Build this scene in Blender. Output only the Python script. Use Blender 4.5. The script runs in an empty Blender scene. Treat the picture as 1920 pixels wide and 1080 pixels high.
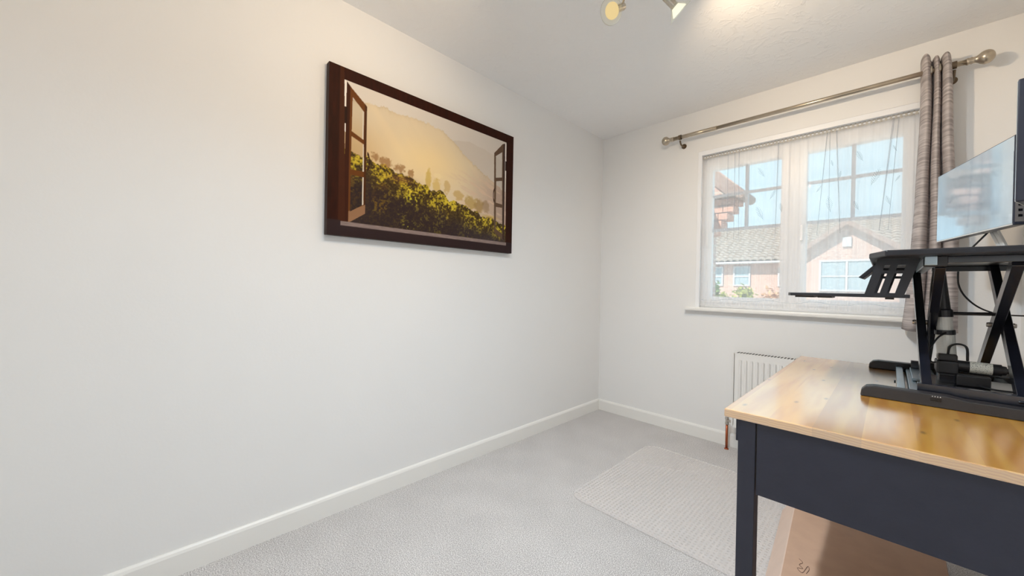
import bpy, bmesh, math, random
import numpy as np
from mathutils import Vector, Matrix

random.seed(7)
sc = bpy.context.scene
C = sc.collection

# ------------------------------------------------------------------ camera
CAM = Vector((1.7886, -2.8560, 1.0568))
YAW, PITCH, ROLL, FPX = 0.7914, -0.0048, 0.0188, 702.78
fw = Vector((-math.sin(YAW) * math.cos(PITCH), math.cos(YAW) * math.cos(PITCH), math.sin(PITCH)))
rt = Vector((math.cos(YAW), math.sin(YAW), 0))
up = rt.cross(fw)
r2 = rt * math.cos(ROLL) + up * math.sin(ROLL)
u2 = up * math.cos(ROLL) - rt * math.sin(ROLL)
cam_data = bpy.data.cameras.new('camera')
cam_data.sensor_width = 36.0
cam_data.lens = 36.0 * FPX / 1920.0
cam_data.clip_start = 0.02
cam_data.clip_end = 300
cam = bpy.data.objects.new('camera', cam_data)
C.objects.link(cam)
M = Matrix.Identity(4)
for i in range(3):
    M[i][0], M[i][1], M[i][2], M[i][3] = r2[i], u2[i], -fw[i], CAM[i]
cam.matrix_world = M
sc.camera = cam

# ------------------------------------------------------------------ colour management
sc.view_settings.view_transform = 'Standard'
sc.view_settings.look = 'None'
sc.view_settings.exposure = 0.0
sc.view_settings.gamma = 1.0
sc.view_settings.use_curve_mapping = False
sc.cycles.use_denoising = True
sc.cycles.max_bounces = 12
sc.cycles.diffuse_bounces = 8
sc.cycles.glossy_bounces = 5
sc.cycles.transmission_bounces = 6
sc.cycles.transparent_max_bounces = 24
sc.cycles.sample_clamp_indirect = 6.0

# ------------------------------------------------------------------ world sky + sun
SKY_STRENGTH = 1.45
SUN_ENERGY = 8.0
WARM_ENERGY, COOL_ENERGY = 18.5, 51.0
WARM_COLOR, COOL_COLOR = (1.0, 0.76, 0.50), (0.76, 0.89, 1.0)
w = bpy.data.worlds.new('sky')
sc.world = w
w.use_nodes = True
nt = w.node_tree
nt.nodes.clear()
tc = nt.nodes.new('ShaderNodeTexCoord')
sx = nt.nodes.new('ShaderNodeSeparateXYZ')
cr = nt.nodes.new('ShaderNodeValToRGB')
bg = nt.nodes.new('ShaderNodeBackground')
wo = nt.nodes.new('ShaderNodeOutputWorld')
nt.links.new(tc.outputs['Generated'], sx.inputs[0])
nt.links.new(sx.outputs['Z'], cr.inputs[0])
nt.links.new(cr.outputs[0], bg.inputs[0])
nt.links.new(bg.outputs[0], wo.inputs[0])
e = cr.color_ramp.elements
e[0].position = 0.0
e[0].color = (0.66, 0.84, 0.92, 1)
e[1].position = 1.0
e[1].color = (0.30, 0.58, 0.88, 1)
m_ = cr.color_ramp.elements.new(0.35)
m_.color = (0.52, 0.76, 0.90, 1)
bg.inputs[1].default_value = SKY_STRENGTH

sun_d = bpy.data.lights.new('sun', 'SUN')
sun_d.energy = SUN_ENERGY
sun_d.angle = math.radians(0.6)
sun_d.color = (1.0, 0.95, 0.86)
sun = bpy.data.objects.new('sun', sun_d)
C.objects.link(sun)
sun.rotation_euler = Vector((0.35, 0.75, -0.95)).to_track_quat('-Z', 'Y').to_euler()


# ------------------------------------------------------------------ materials
def lin(r, g=None, b=None):
    if g is None:
        r, g, b = r
    def f(c):
        c = c / 255.0
        return c / 12.92 if c <= 0.04045 else ((c + 0.055) / 1.055) ** 2.4
    return (f(r), f(g), f(b), 1.0)


def mat(name, color, rough=0.6, metal=0.0, spec=0.5, coat=0.0, bump=None, var=None):
    """principled material; bump=(scale, strength), var=(scale, amount) brightness mottling"""
    m = bpy.data.materials.new(name)
    m.use_nodes = True
    n = m.node_tree
    b = n.nodes['Principled BSDF']
    b.inputs['Base Color'].default_value = color
    b.inputs['Roughness'].default_value = rough
    b.inputs['Metallic'].default_value = metal
    b.inputs['Specular IOR Level'].default_value = spec
    b.inputs['Coat Weight'].default_value = coat
    co = n.nodes.new('ShaderNodeTexCoord')
    if bump:
        t = n.nodes.new('ShaderNodeTexNoise')
        t.inputs['Scale'].default_value = bump[0]
        t.inputs['Detail'].default_value = 4
        n.links.new(co.outputs['Object'], t.inputs['Vector'])
        bp = n.nodes.new('ShaderNodeBump')
        bp.inputs['Strength'].default_value = bump[1]
        bp.inputs['Distance'].default_value = 0.01
        n.links.new(t.outputs[0], bp.inputs['Height'])
        n.links.new(bp.outputs[0], b.inputs['Normal'])
    t = n.nodes.new('ShaderNodeTexNoise')
    sca, amt = var if var else (6.0, 0.03)
    t.inputs['Scale'].default_value = sca
    t.inputs['Detail'].default_value = 5
    n.links.new(co.outputs['Object'], t.inputs['Vector'])
    mr = n.nodes.new('ShaderNodeMapRange')
    mr.inputs[1].default_value = 0.3
    mr.inputs[2].default_value = 0.7
    mr.inputs[3].default_value = 1 - amt
    mr.inputs[4].default_value = 1 + amt
    n.links.new(t.outputs[0], mr.inputs[0])
    mx = n.nodes.new('ShaderNodeVectorMath')
    mx.operation = 'SCALE'
    mx.inputs[0].default_value = color[:3]
    n.links.new(mr.outputs[0], mx.inputs['Scale'])
    n.links.new(mx.outputs[0], b.inputs['Base Color'])
    return m


def nodes_of(m):
    return m.node_tree, m.node_tree.nodes['Principled BSDF']


MT = {}
MT['wall'] = mat('wall_paint', (0.82, 0.817, 0.810, 1), 0.85, spec=0.2, bump=(90, 0.03), var=(3, 0.006))
MT['ceil'] = mat('ceiling_paint', (0.87, 0.865, 0.86, 1), 0.9, spec=0.2, var=(3, 0.008))
MT['trim'] = mat('white_gloss_paint', (0.84, 0.83, 0.80, 1), 0.35, spec=0.4, var=(3, 0.006))
MT['upvc'] = mat('white_upvc', (0.87, 0.88, 0.90, 1), 0.3, spec=0.5, var=(3, 0.004))
MT['bar'] = mat('grey_glazing_bar', (0.42, 0.42, 0.46, 1), 0.35, var=(3, 0.004))
MT['rad'] = mat('radiator_enamel', (0.82, 0.81, 0.79, 1), 0.3, spec=0.5, var=(3, 0.004))
MT['darkgap'] = mat('dark_slot', (0.10, 0.10, 0.10, 1), 0.8)
MT['copper'] = mat('copper_pipe', lin(176, 98, 66), 0.35, metal=0.8, var=(40, 0.15))
MT['brass'] = mat('valve_metal', lin(190, 185, 178), 0.25, metal=0.9)
MT['pole'] = mat('brushed_steel_pole', lin(188, 176, 158), 0.28, metal=0.9, var=(30, 0.05))
MT['bracket'] = mat('dark_steel_bracket', lin(120, 104, 86), 0.35, metal=0.9)
MT['navy'] = mat('dark_blue_grey_paint', (0.030, 0.031, 0.046, 1), 0.42, spec=0.4, bump=(120, 0.05), var=(25, 0.05))
MT['black'] = mat('black_powder_coat', (0.012, 0.012, 0.016, 1), 0.38, spec=0.5, bump=(400, 0.05), var=(20, 0.1))
MT['steel'] = mat('black_gloss_steel', (0.010, 0.011, 0.018, 1), 0.22, spec=1.0, var=(20, 0.1))
MT['glintsteel'] = mat('window_glint_steel', lin(168, 182, 190), 0.28, metal=0.8, var=(20, 0.05))  # window reflection on the riser rails, put into a pale metal colour
MT['plastic'] = mat('black_plastic', (0.022, 0.020, 0.021, 1), 0.42, spec=0.5, bump=(500, 0.06), var=(30, 0.08))
MT['grey'] = mat('light_grey_actuator', lin(206, 208, 204), 0.35, spec=0.5)
MT['silver'] = mat('silver_stand', lin(214, 214, 212), 0.3, metal=0.35)
MT['chrome'] = mat('satin_chrome', lin(205, 196, 180), 0.2, metal=1.0)
MT['cable'] = mat('black_cable', (0.010, 0.010, 0.012, 1), 0.5)
MT['lcd'] = mat('dark_display', (0.006, 0.006, 0.008, 1), 0.12)
MT['icon'] = mat('pale_icon', (0.7, 0.7, 0.7, 1), 0.5)
MT['card'] = mat('brown_card', lin(196, 164, 142), 0.75, spec=0.2, bump=(60, 0.05), var=(14, 0.05))
MT['cardedge'] = mat('pale_card_edge', lin(212, 190, 176), 0.75, spec=0.2, var=(14, 0.03))
MT['ink'] = mat('pencil_ink', lin(110, 86, 74), 0.8)
MT['monback'] = mat('dark_monitor_shell', (0.020, 0.022, 0.036, 1), 0.3, spec=0.5)
MT['monside'] = mat('grey_monitor_edge', lin(112, 106, 104), 0.4)
MT['embro'] = mat('grey_embroidery', (0.30, 0.33, 0.35, 1), 0.9)
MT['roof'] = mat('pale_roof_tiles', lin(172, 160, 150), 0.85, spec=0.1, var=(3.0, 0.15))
MT['fascia'] = mat('dark_fascia', lin(150, 120, 110), 0.7)
MT['whitewood'] = mat('white_house_frame', lin(190, 190, 194), 0.7, spec=0.1)
MT['housepane'] = mat('house_glass', lin(150, 166, 174), 0.15)
MT['bounceground'] = mat('pale_bounce_ground', lin(214, 212, 202), 0.95, spec=0.1, var=(2, 0.3))  # ground colour raised to a pale reflector, lighting the net from below
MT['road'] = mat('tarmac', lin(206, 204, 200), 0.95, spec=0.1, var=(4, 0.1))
MT['bark'] = mat('bark', lin(96, 78, 62), 0.9, bump=(30, 0.5), var=(10, 0.2))
MT['leafg'] = mat('green_leaves', lin(120, 150, 70), 0.7, var=(6, 0.35))
MT['leafy'] = mat('yellow_green_leaves', lin(176, 178, 84), 0.7, var=(6, 0.35))
MT['leafo'] = mat('orange_leaves', lin(208, 160, 118), 0.7, var=(6, 0.3))
MT['barge'] = mat('pale_bargeboard', lin(150, 126, 116), 0.8, spec=0.1)


def carpet_mat():
    m = mat('grey_carpet', (0.40, 0.385, 0.375, 1), 0.98, spec=0.05)
    n, b = nodes_of(m)
    co = n.nodes.new('ShaderNodeTexCoord')
    a = n.nodes.new('ShaderNodeTexNoise'); a.inputs['Scale'].default_value = 260; a.inputs['Detail'].default_value = 3
    c = n.nodes.new('ShaderNodeTexNoise'); c.inputs['Scale'].default_value = 5; c.inputs['Detail'].default_value = 4
    n.links.new(co.outputs['Object'], a.inputs['Vector']); n.links.new(co.outputs['Object'], c.inputs['Vector'])
    r1 = n.nodes.new('ShaderNodeValToRGB')
    r1.color_ramp.elements[0].position = 0.32; r1.color_ramp.elements[0].color = (0.30, 0.288, 0.286, 1)
    r1.color_ramp.elements[1].position = 0.68; r1.color_ramp.elements[1].color = (0.84, 0.815, 0.805, 1)
    n.links.new(a.outputs[0], r1.inputs[0])
    mr = n.nodes.new('ShaderNodeMapRange')
    mr.inputs[1].default_value = 0.35; mr.inputs[2].default_value = 0.65; mr.inputs[3].default_value = 0.965; mr.inputs[4].default_value = 1.035
    n.links.new(c.outputs[0], mr.inputs[0])
    v = n.nodes.new('ShaderNodeVectorMath'); v.operation = 'SCALE'
    n.links.new(r1.outputs[0], v.inputs[0]); n.links.new(mr.outputs[0], v.inputs['Scale'])
    n.links.new(v.outputs[0], b.inputs['Base Color'])
    bp = n.nodes.new('ShaderNodeBump'); bp.inputs['Strength'].default_value = 0.5; bp.inputs['Distance'].default_value = 0.006
    n.links.new(a.outputs[0], bp.inputs['Height']); n.links.new(bp.outputs[0], b.inputs['Normal'])
    return m


MT['carpet'] = carpet_mat()


def artex(m):
    n, b = nodes_of(m)
    co = n.nodes.new('ShaderNodeTexCoord')
    a = n.nodes.new('ShaderNodeTexNoise'); a.inputs['Scale'].default_value = 16; a.inputs['Detail'].default_value = 6
    a.inputs['Roughness'].default_value = 0.65; a.inputs['Distortion'].default_value = 1.2
    n.links.new(co.outputs['Object'], a.inputs['Vector'])
    mr = n.nodes.new('ShaderNodeMapRange'); mr.inputs[1].default_value = 0.52; mr.inputs[2].default_value = 0.70
    n.links.new(a.outputs[0], mr.inputs[0])
    bp = n.nodes.new('ShaderNodeBump'); bp.inputs['Strength'].default_value = 0.28; bp.inputs['Distance'].default_value = 0.006
    n.links.new(mr.outputs[0], bp.inputs['Height']); n.links.new(bp.outputs[0], b.inputs['Normal'])


artex(MT['ceil'])


def pine_mat():
    m = mat('lacquered_pine', (0.6, 0.35, 0.1, 1), 0.2, spec=0.6, coat=1.0)
    n, b = nodes_of(m)
    b.inputs['Roughness'].default_value = 0.28
    b.inputs['Coat Roughness'].default_value = 0.15
    b.inputs['Coat IOR'].default_value = 2.5
    b.inputs['IOR'].default_value = 1.9
    co = n.nodes.new('ShaderNodeTexCoord')
    s = n.nodes.new('ShaderNodeSeparateXYZ'); n.links.new(co.outputs['Object'], s.inputs[0])

    def mth(op, a, bb=None):
        q = n.nodes.new('ShaderNodeMath'); q.operation = op
        for i, v in enumerate((a, bb)):
            if v is None: continue
            if isinstance(v, (int, float)): q.inputs[i].default_value = v
            else: n.links.new(v, q.inputs[i])
        return q.outputs[0]
    lam = mth('FLOOR', mth('DIVIDE', s.outputs['X'], 0.082))
    wn = n.nodes.new('ShaderNodeTexWhiteNoise'); wn.noise_dimensions = '1D'
    n.links.new(lam, wn.inputs['W'])
    sc3 = n.nodes.new('ShaderNodeSeparateColor'); n.links.new(wn.outputs['Color'], sc3.inputs[0])
    # growth rings about an axis along the board, a different centre for each lamella
    frac = mth('MULTIPLY', mth('FRACT', mth('DIVIDE', s.outputs['X'], 0.082)), 0.082)
    dx = mth('SUBTRACT', frac, mth('MULTIPLY', sc3.outputs['Red'], 0.09))
    dz = mth('ADD', s.outputs['Z'], mth('ADD', mth('MULTIPLY', sc3.outputs['Green'], 0.06), 0.01))
    cb = n.nodes.new('ShaderNodeCombineXYZ')
    n.links.new(mth('MULTIPLY', s.outputs['X'], 9.0), cb.inputs[0]); n.links.new(mth('MULTIPLY', s.outputs['Y'], 1.1), cb.inputs[1]); n.links.new(lam, cb.inputs[2])
    nz = n.nodes.new('ShaderNodeTexNoise'); nz.inputs['Scale'].default_value = 1.6; nz.inputs['Detail'].default_value = 3
    n.links.new(cb.outputs[0], nz.inputs['Vector'])
    r = mth('SQRT', mth('ADD', mth('MULTIPLY', dx, dx), mth('MULTIPLY', dz, dz)))
    r = mth('ADD', r, mth('MULTIPLY', nz.outputs[0], 0.014))
    ring = mth('SINE', mth('MULTIPLY', r, 1150.0))
    rp = n.nodes.new('ShaderNodeMapRange'); rp.inputs[1].default_value = -1; rp.inputs[2].default_value = 1
    n.links.new(ring, rp.inputs[0])
    ramp = n.nodes.new('ShaderNodeValToRGB')
    ramp.color_ramp.elements[0].color = lin(222, 150, 48)
    ramp.color_ramp.elements[1].color = lin(242, 180, 72)
    n.links.new(rp.outputs[0], ramp.inputs[0])
    # board-to-board tone and a few knots
    tone = n.nodes.new('ShaderNodeMapRange'); tone.inputs[3].default_value = 0.88; tone.inputs[4].default_value = 1.10
    n.links.new(sc3.outputs['Blue'], tone.inputs[0])
    kc = n.nodes.new('ShaderNodeCombineXYZ')
    n.links.new(mth('MULTIPLY', s.outputs['X'], 8.0), kc.inputs[0]); n.links.new(mth('MULTIPLY', s.outputs['Y'], 3.0), kc.inputs[1])
    vo = n.nodes.new('ShaderNodeTexVoronoi'); vo.voronoi_dimensions = '2D'; vo.inputs['Scale'].default_value = 1.0
    n.links.new(kc.outputs[0], vo.inputs['Vector'])
    kn = n.nodes.new('ShaderNodeMapRange'); kn.inputs[1].default_value = 0.015; kn.inputs[2].default_value = 0.055; kn.inputs[3].default_value = 0.5; kn.inputs[4].default_value = 1.0
    n.links.new(vo.outputs['Distance'], kn.inputs[0])
    v1 = n.nodes.new('ShaderNodeVectorMath'); v1.operation = 'SCALE'
    n.links.new(ramp.outputs[0], v1.inputs[0]); n.links.new(mth('MULTIPLY', tone.outputs[0], kn.outputs[0]), v1.inputs['Scale'])
    n.links.new(v1.outputs[0], b.inputs['Base Color'])
    gl = n.nodes.new('ShaderNodeBsdfGlossy'); gl.inputs['Roughness'].default_value = 0.17
    gx = n.nodes.new('ShaderNodeMixShader'); gx.inputs[0].default_value = 0.32
    n.links.new(b.outputs[0], gx.inputs[1]); n.links.new(gl.outputs[0], gx.inputs[2]); n.links.new(gx.outputs[0], n.nodes['Material Output'].inputs[0])
    return m


MT['pine'] = pine_mat()


def fabric_mat():
    m = mat('grey_slub_curtain', (0.4, 0.36, 0.35, 1), 0.9, spec=0.1)
    n, b = nodes_of(m)
    co = n.nodes.new('ShaderNodeTexCoord')
    mp = n.nodes.new('ShaderNodeMapping'); mp.inputs['Scale'].default_value = (7, 7, 130)
    n.links.new(co.outputs['Object'], mp.inputs[0])
    a = n.nodes.new('ShaderNodeTexNoise'); a.inputs['Scale'].default_value = 1; a.inputs['Detail'].default_value = 3
    n.links.new(mp.outputs[0], a.inputs['Vector'])
    r = n.nodes.new('ShaderNodeValToRGB')
    r.color_ramp.elements[0].position = 0.30; r.color_ramp.elements[0].color = lin(166, 157, 156)
    r.color_ramp.elements[1].position = 0.66; r.color_ramp.elements[1].color = lin(216, 208, 206)
    n.links.new(a.outputs[0], r.inputs[0]); n.links.new(r.outputs[0], b.inputs['Base Color'])
    bp = n.nodes.new('ShaderNodeBump'); bp.inputs['Strength'].default_value = 0.35; bp.inputs['Distance'].default_value = 0.004
    n.links.new(a.outputs[0], bp.inputs['Height']); n.links.new(bp.outputs[0], b.inputs['Normal'])
    # a little daylight passes the cloth
    tr = n.nodes.new('ShaderNodeBsdfTranslucent'); n.links.new(r.outputs[0], tr.inputs[0])
    mx = n.nodes.new('ShaderNodeMixShader'); mx.inputs[0].default_value = 0.25
    out = n.nodes['Material Output']
    n.links.new(b.outputs[0], mx.inputs[1]); n.links.new(tr.outputs[0], mx.inputs[2]); n.links.new(mx.outputs[0], out.inputs[0])
    return m


MT['curtain'] = fabric_mat()


def sheer_mat(name, cover, col=(0.92, 0.93, 0.95, 1), grade=False):
    m = bpy.data.materials.new(name); m.use_nodes = True
    n = m.node_tree; n.nodes.clear()
    out = n.nodes.new('ShaderNodeOutputMaterial')
    t = n.nodes.new('ShaderNodeBsdfTransparent')
    d = n.nodes.new('ShaderNodeBsdfDiffuse'); d.inputs[0].default_value = col
    tl = n.nodes.new('ShaderNodeBsdfTranslucent'); tl.inputs[0].default_value = col
    co = n.nodes.new('ShaderNodeTexCoord')
    mp = n.nodes.new('ShaderNodeMapping'); mp.inputs['Scale'].default_value = (40, 1, 1)
    nz = n.nodes.new('ShaderNodeTexNoise'); nz.inputs['Scale'].default_value = 1.0
    mr = n.nodes.new('ShaderNodeMapRange'); mr.inputs[1].default_value = 0.3; mr.inputs[2].default_value = 0.7
    mr.inputs[3].default_value = cover * 0.92; mr.inputs[4].default_value = min(0.97, cover * 1.08)
    n.links.new(co.outputs['Object'], mp.inputs[0]); n.links.new(mp.outputs[0], nz.inputs['Vector']); n.links.new(nz.outputs[0], mr.inputs[0])
    a = n.nodes.new('ShaderNodeMixShader'); a.inputs[0].default_value = 0.75
    b = n.nodes.new('ShaderNodeMixShader')
    n.links.new(d.outputs[0], a.inputs[1]); n.links.new(tl.outputs[0], a.inputs[2])
    fac = mr.outputs[0]
    if grade:                                           # the net is gathered more closely on its right half
        sp = n.nodes.new('ShaderNodeSeparateXYZ'); n.links.new(co.outputs['Object'], sp.inputs[0])
        gr = n.nodes.new('ShaderNodeMapRange'); gr.inputs[1].default_value = -0.15; gr.inputs[2].default_value = 0.2; gr.inputs[3].default_value = 0.86; gr.inputs[4].default_value = 1.12
        n.links.new(sp.outputs['X'], gr.inputs[0])
        mu = n.nodes.new('ShaderNodeMath'); mu.operation = 'MULTIPLY'; n.links.new(mr.outputs[0], mu.inputs[0]); n.links.new(gr.outputs[0], mu.inputs[1]); fac = mu.outputs[0]
    n.links.new(fac, b.inputs[0]); n.links.new(t.outputs[0], b.inputs[1]); n.links.new(a.outputs[0], b.inputs[2])
    n.links.new(b.outputs[0], out.inputs[0])
    return m


MT['sheer'] = sheer_mat('white_sheer_net', 0.50, (0.98, 0.98, 0.985, 1), grade=True)
MT['foldshade'] = sheer_mat('net_fold_shade', 0.55, (0.55, 0.58, 0.62, 1))  # net folds, their shade put into a greyer cloth colour
MT['sheertop'] = sheer_mat('net_heading_tape', 0.75, (0.80, 0.76, 0.68, 1))


def clear_mat(name, tint, gloss_rough, gloss_fac, haze=0.0, hazecol=(0.8, 0.75, 0.7, 1), studs=0):
    m = bpy.data.materials.new(name); m.use_nodes = True
    n = m.node_tree; n.nodes.clear()
    out = n.nodes.new('ShaderNodeOutputMaterial')
    t = n.nodes.new('ShaderNodeBsdfTransparent'); t.inputs[0].default_value = tint
    d = n.nodes.new('ShaderNodeBsdfDiffuse'); d.inputs[0].default_value = hazecol
    g = n.nodes.new('ShaderNodeBsdfGlossy'); g.inputs['Roughness'].default_value = gloss_rough
    f = n.nodes.new('ShaderNodeFresnel'); f.inputs[0].default_value = gloss_fac
    a = n.nodes.new('ShaderNodeMixShader'); a.inputs[0].default_value = haze
    if studs:
        co_ = n.nodes.new('ShaderNodeTexCoord'); vo = n.nodes.new('ShaderNodeTexVoronoi'); vo.inputs['Scale'].default_value = studs; vo.inputs['Randomness'].default_value = 0.25
        n.links.new(co_.outputs['Object'], vo.inputs['Vector'])
        mr = n.nodes.new('ShaderNodeMapRange'); mr.inputs[1].default_value = 0.10; mr.inputs[2].default_value = 0.30; mr.inputs[3].default_value = haze * 0.35; mr.inputs[4].default_value = haze
        n.links.new(vo.outputs['Distance'], mr.inputs[0]); n.links.new(mr.outputs[0], a.inputs[0])
    b = n.nodes.new('ShaderNodeMixShader')
    n.links.new(t.outputs[0], a.inputs[1]); n.links.new(d.outputs[0], a.inputs[2])
    ge = n.nodes.new('ShaderNodeNewGeometry')
    fr = n.nodes.new('ShaderNodeMath'); fr.operation = 'SUBTRACT'; fr.inputs[0].default_value = 1.0; n.links.new(ge.outputs['Backfacing'], fr.inputs[1])
    fm = n.nodes.new('ShaderNodeMath'); fm.operation = 'MULTIPLY'; n.links.new(f.outputs[0], fm.inputs[0]); n.links.new(fr.outputs[0], fm.inputs[1])
    n.links.new(fm.outputs[0], b.inputs[0]); n.links.new(a.outputs[0], b.inputs[1]); n.links.new(g.outputs[0], b.inputs[2])
    n.links.new(b.outputs[0], out.inputs[0])
    return m


MT['glass'] = clear_mat('window_glass', (0.97, 0.985, 0.98, 1), 0.0, 1.35)
MT['lampglass'] = clear_mat('lamp_glass', (0.93, 0.94, 0.90, 1), 0.1, 1.5, 0.22, (0.95, 0.93, 0.84, 1))
MT['mat'] = clear_mat('clear_vinyl_mat', (0.99, 0.985, 0.98, 1), 0.22, 1.3, 0.28, (0.96, 0.93, 0.92, 1), 55)


def emit_mat(name, col, s):
    m = bpy.data.materials.new(name); m.use_nodes = True
    n = m.node_tree; n.nodes.clear()
    out = n.nodes.new('ShaderNodeOutputMaterial'); em = n.nodes.new('ShaderNodeEmission')
    em.inputs[0].default_value = col; em.inputs[1].default_value = s
    n.links.new(em.outputs[0], out.inputs[0])
    return m


MT['bulb'] = emit_mat('glowing_bulb', (1.0, 0.90, 0.66, 1), 1.5)
MT['bulbface'] = emit_mat('dim_bulb_face', (1.0, 0.76, 0.36, 1), 0.85)


def screen_mat():
    m = mat('glossy_monitor_screen', (0.62, 0.73, 0.82, 1), 0.06, metal=0.9, spec=1.0)
    return m


MT['screen'] = screen_mat()


def brick_mat():
    m = mat('red_brick', (0.4, 0.2, 0.15, 1), 0.9, spec=0.1)
    n, b = nodes_of(m)
    co = n.nodes.new('ShaderNodeTexCoord')
    s = n.nodes.new('ShaderNodeSeparateXYZ'); n.links.new(co.outputs['Object'], s.inputs[0])
    ad = n.nodes.new('ShaderNodeMath'); n.links.new(s.outputs['X'], ad.inputs[0]); n.links.new(s.outputs['Y'], ad.inputs[1])
    cb = n.nodes.new('ShaderNodeCombineXYZ'); n.links.new(ad.outputs[0], cb.inputs[0]); n.links.new(s.outputs['Z'], cb.inputs[1])
    t = n.nodes.new('ShaderNodeTexBrick')
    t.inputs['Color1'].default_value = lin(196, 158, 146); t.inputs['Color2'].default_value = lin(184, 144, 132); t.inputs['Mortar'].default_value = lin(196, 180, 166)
    t.inputs['Scale'].default_value = 1.0; t.inputs['Brick Width'].default_value = 0.225; t.inputs['Row Height'].default_value = 0.075; t.inputs['Mortar Size'].default_value = 0.01
    n.links.new(cb.outputs[0], t.inputs['Vector']); n.links.new(t.outputs[0], b.inputs['Base Color'])
    return m


MT['brick'] = brick_mat()
MT['brickplain'] = mat('red_brick_piece', lin(204, 158, 140), 0.9, spec=0.1, var=(12, 0.12))


# ------------------------------------------------------------------ mesh helpers
def box(bm, lo, hi):
    x0, y0, z0 = lo; x1, y1, z1 = hi
    v = [bm.verts.new(c) for c in ((x0, y0, z0), (x1, y0, z0), (x1, y1, z0), (x0, y1, z0), (x0, y0, z1), (x1, y0, z1), (x1, y1, z1), (x0, y1, z1))]
    for f in ((0, 3, 2, 1), (4, 5, 6, 7), (0, 1, 5, 4), (1, 2, 6, 5), (2, 3, 7, 6), (3, 0, 4, 7)):
        bm.faces.new([v[i] for i in f])


def bar(bm, p0, p1, w_, h_, ref=(0, 0, 1)):
    p0 = Vector(p0); p1 = Vector(p1); d = (p1 - p0).normalized()
    s = d.cross(Vector(ref)).normalized(); t = s.cross(d)
    v = []
    for p in (p0, p1):
        for a, b in ((-1, -1), (1, -1), (1, 1), (-1, 1)):
            v.append(bm.verts.new(p + s * a * w_ / 2 + t * b * h_ / 2))
    for f in ((3, 2, 1, 0), (4, 5, 6, 7), (0, 1, 5, 4), (1, 2, 6, 5), (2, 3, 7, 6), (3, 0, 4, 7)):
        bm.faces.new([v[i] for i in f])


def frame_of(d):
    d = Vector(d).normalized()
    s = d.cross(Vector((0, 0, 1)))
    if s.length < 1e-3: s = Vector((1, 0, 0))
    s.normalize()
    return d, s, d.cross(s)


def lathe(bm, p0, d, prof, seg=20, caps=True):
    """prof: list of (distance along axis, radius)"""
    p0 = Vector(p0); d, s, t = frame_of(d)
    rings = []
    for a, r in prof:
        if r < 1e-6:
            rings.append([bm.verts.new(p0 + d * a)])
        else:
            rings.append([bm.verts.new(p0 + d * a + (s * math.cos(2 * math.pi * k / seg) + t * math.sin(2 * math.pi * k / seg)) * r) for k in range(seg)])
    for A, B in zip(rings, rings[1:]):
        for k in range(seg):
            k2 = (k + 1) % seg
            if len(A) == 1 and len(B) == 1: continue
            if len(A) == 1: bm.faces.new((A[0], B[k2], B[k]))
            elif len(B) == 1: bm.faces.new((A[k], A[k2], B[0]))
            else: bm.faces.new((A[k], A[k2], B[k2], B[k]))
    if caps:
        if len(rings[0]) > 2: bm.faces.new(list(reversed(rings[0])))
        if len(rings[-1]) > 2: bm.faces.new(rings[-1])


def cyl(bm, p0, p1, r, seg=16):
    p0 = Vector(p0); p1 = Vector(p1)
    lathe(bm, p0, p1 - p0, [(0, r), ((p1 - p0).length, r)], seg)


def tube(bm, pts, r, seg=8, sub=8):
    P = [Vector(p) for p in pts]
    P = [P[0] * 2 - P[1]] + P + [P[-1] * 2 - P[-2]]
    out = []
    for i in range(1, len(P) - 2):
        for k in range(sub):
            t = k / sub
            a, b, c, d = P[i - 1], P[i], P[i + 1], P[i + 2]
            out.append(0.5 * ((2 * b) + (c - a) * t + (2 * a - 5 * b + 4 * c - d) * t * t + (3 * b - a - 3 * c + d) * t ** 3))
    out.append(P[-2])
    rings = []
    for i, p in enumerate(out):
        d = (out[min(i + 1, len(out) - 1)] - out[max(i - 1, 0)])
        d, s, t = frame_of(d)
        rings.append([bm.verts.new(p + (s * math.cos(2 * math.pi * k / seg) + t * math.sin(2 * math.pi * k / seg)) * r) for k in range(seg)])
    for A, B in zip(rings, rings[1:]):
        best = min(range(seg), key=lambda o: sum((A[k].co - B[(k + o) % seg].co).length for k in range(0, seg, 2)))
        for k in range(seg):
            bm.faces.new((A[k], A[(k + 1) % seg], B[(k + 1 + best) % seg], B[(k + best) % seg]))
    bm.faces.new(list(reversed(rings[0]))); bm.faces.new(rings[-1])


def prism(bm, poly, off):
    """poly: list of 3D points (planar), extruded by vector off"""
    off = Vector(off)
    a = [bm.verts.new(Vector(p)) for p in poly]; b = [bm.verts.new(Vector(p) + off) for p in poly]
    n = len(poly)
    bm.faces.new(a); bm.faces.new(list(reversed(b)))
    for i in range(n):
        bm.faces.new((a[i], b[i], b[(i + 1) % n], a[(i + 1) % n]))


def link(name, me, m, parent, smooth, bevel):
    ob = bpy.data.objects.new(name, me)
    C.objects.link(ob)
    if m is not None: me.materials.append(m)
    if smooth:
        for p in me.polygons: p.use_smooth = True
    if bevel:
        md = ob.modifiers.new('bevel', 'BEVEL'); md.width = bevel; md.segments = 2; md.limit_method = 'ANGLE'; md.angle_limit = math.radians(40)
    if parent is not None:
        ob.parent = parent
    return ob


def root_loc(o):
    v = Vector((0, 0, 0))
    while o is not None:
        v += o.location; o = o.parent
    return v


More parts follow.
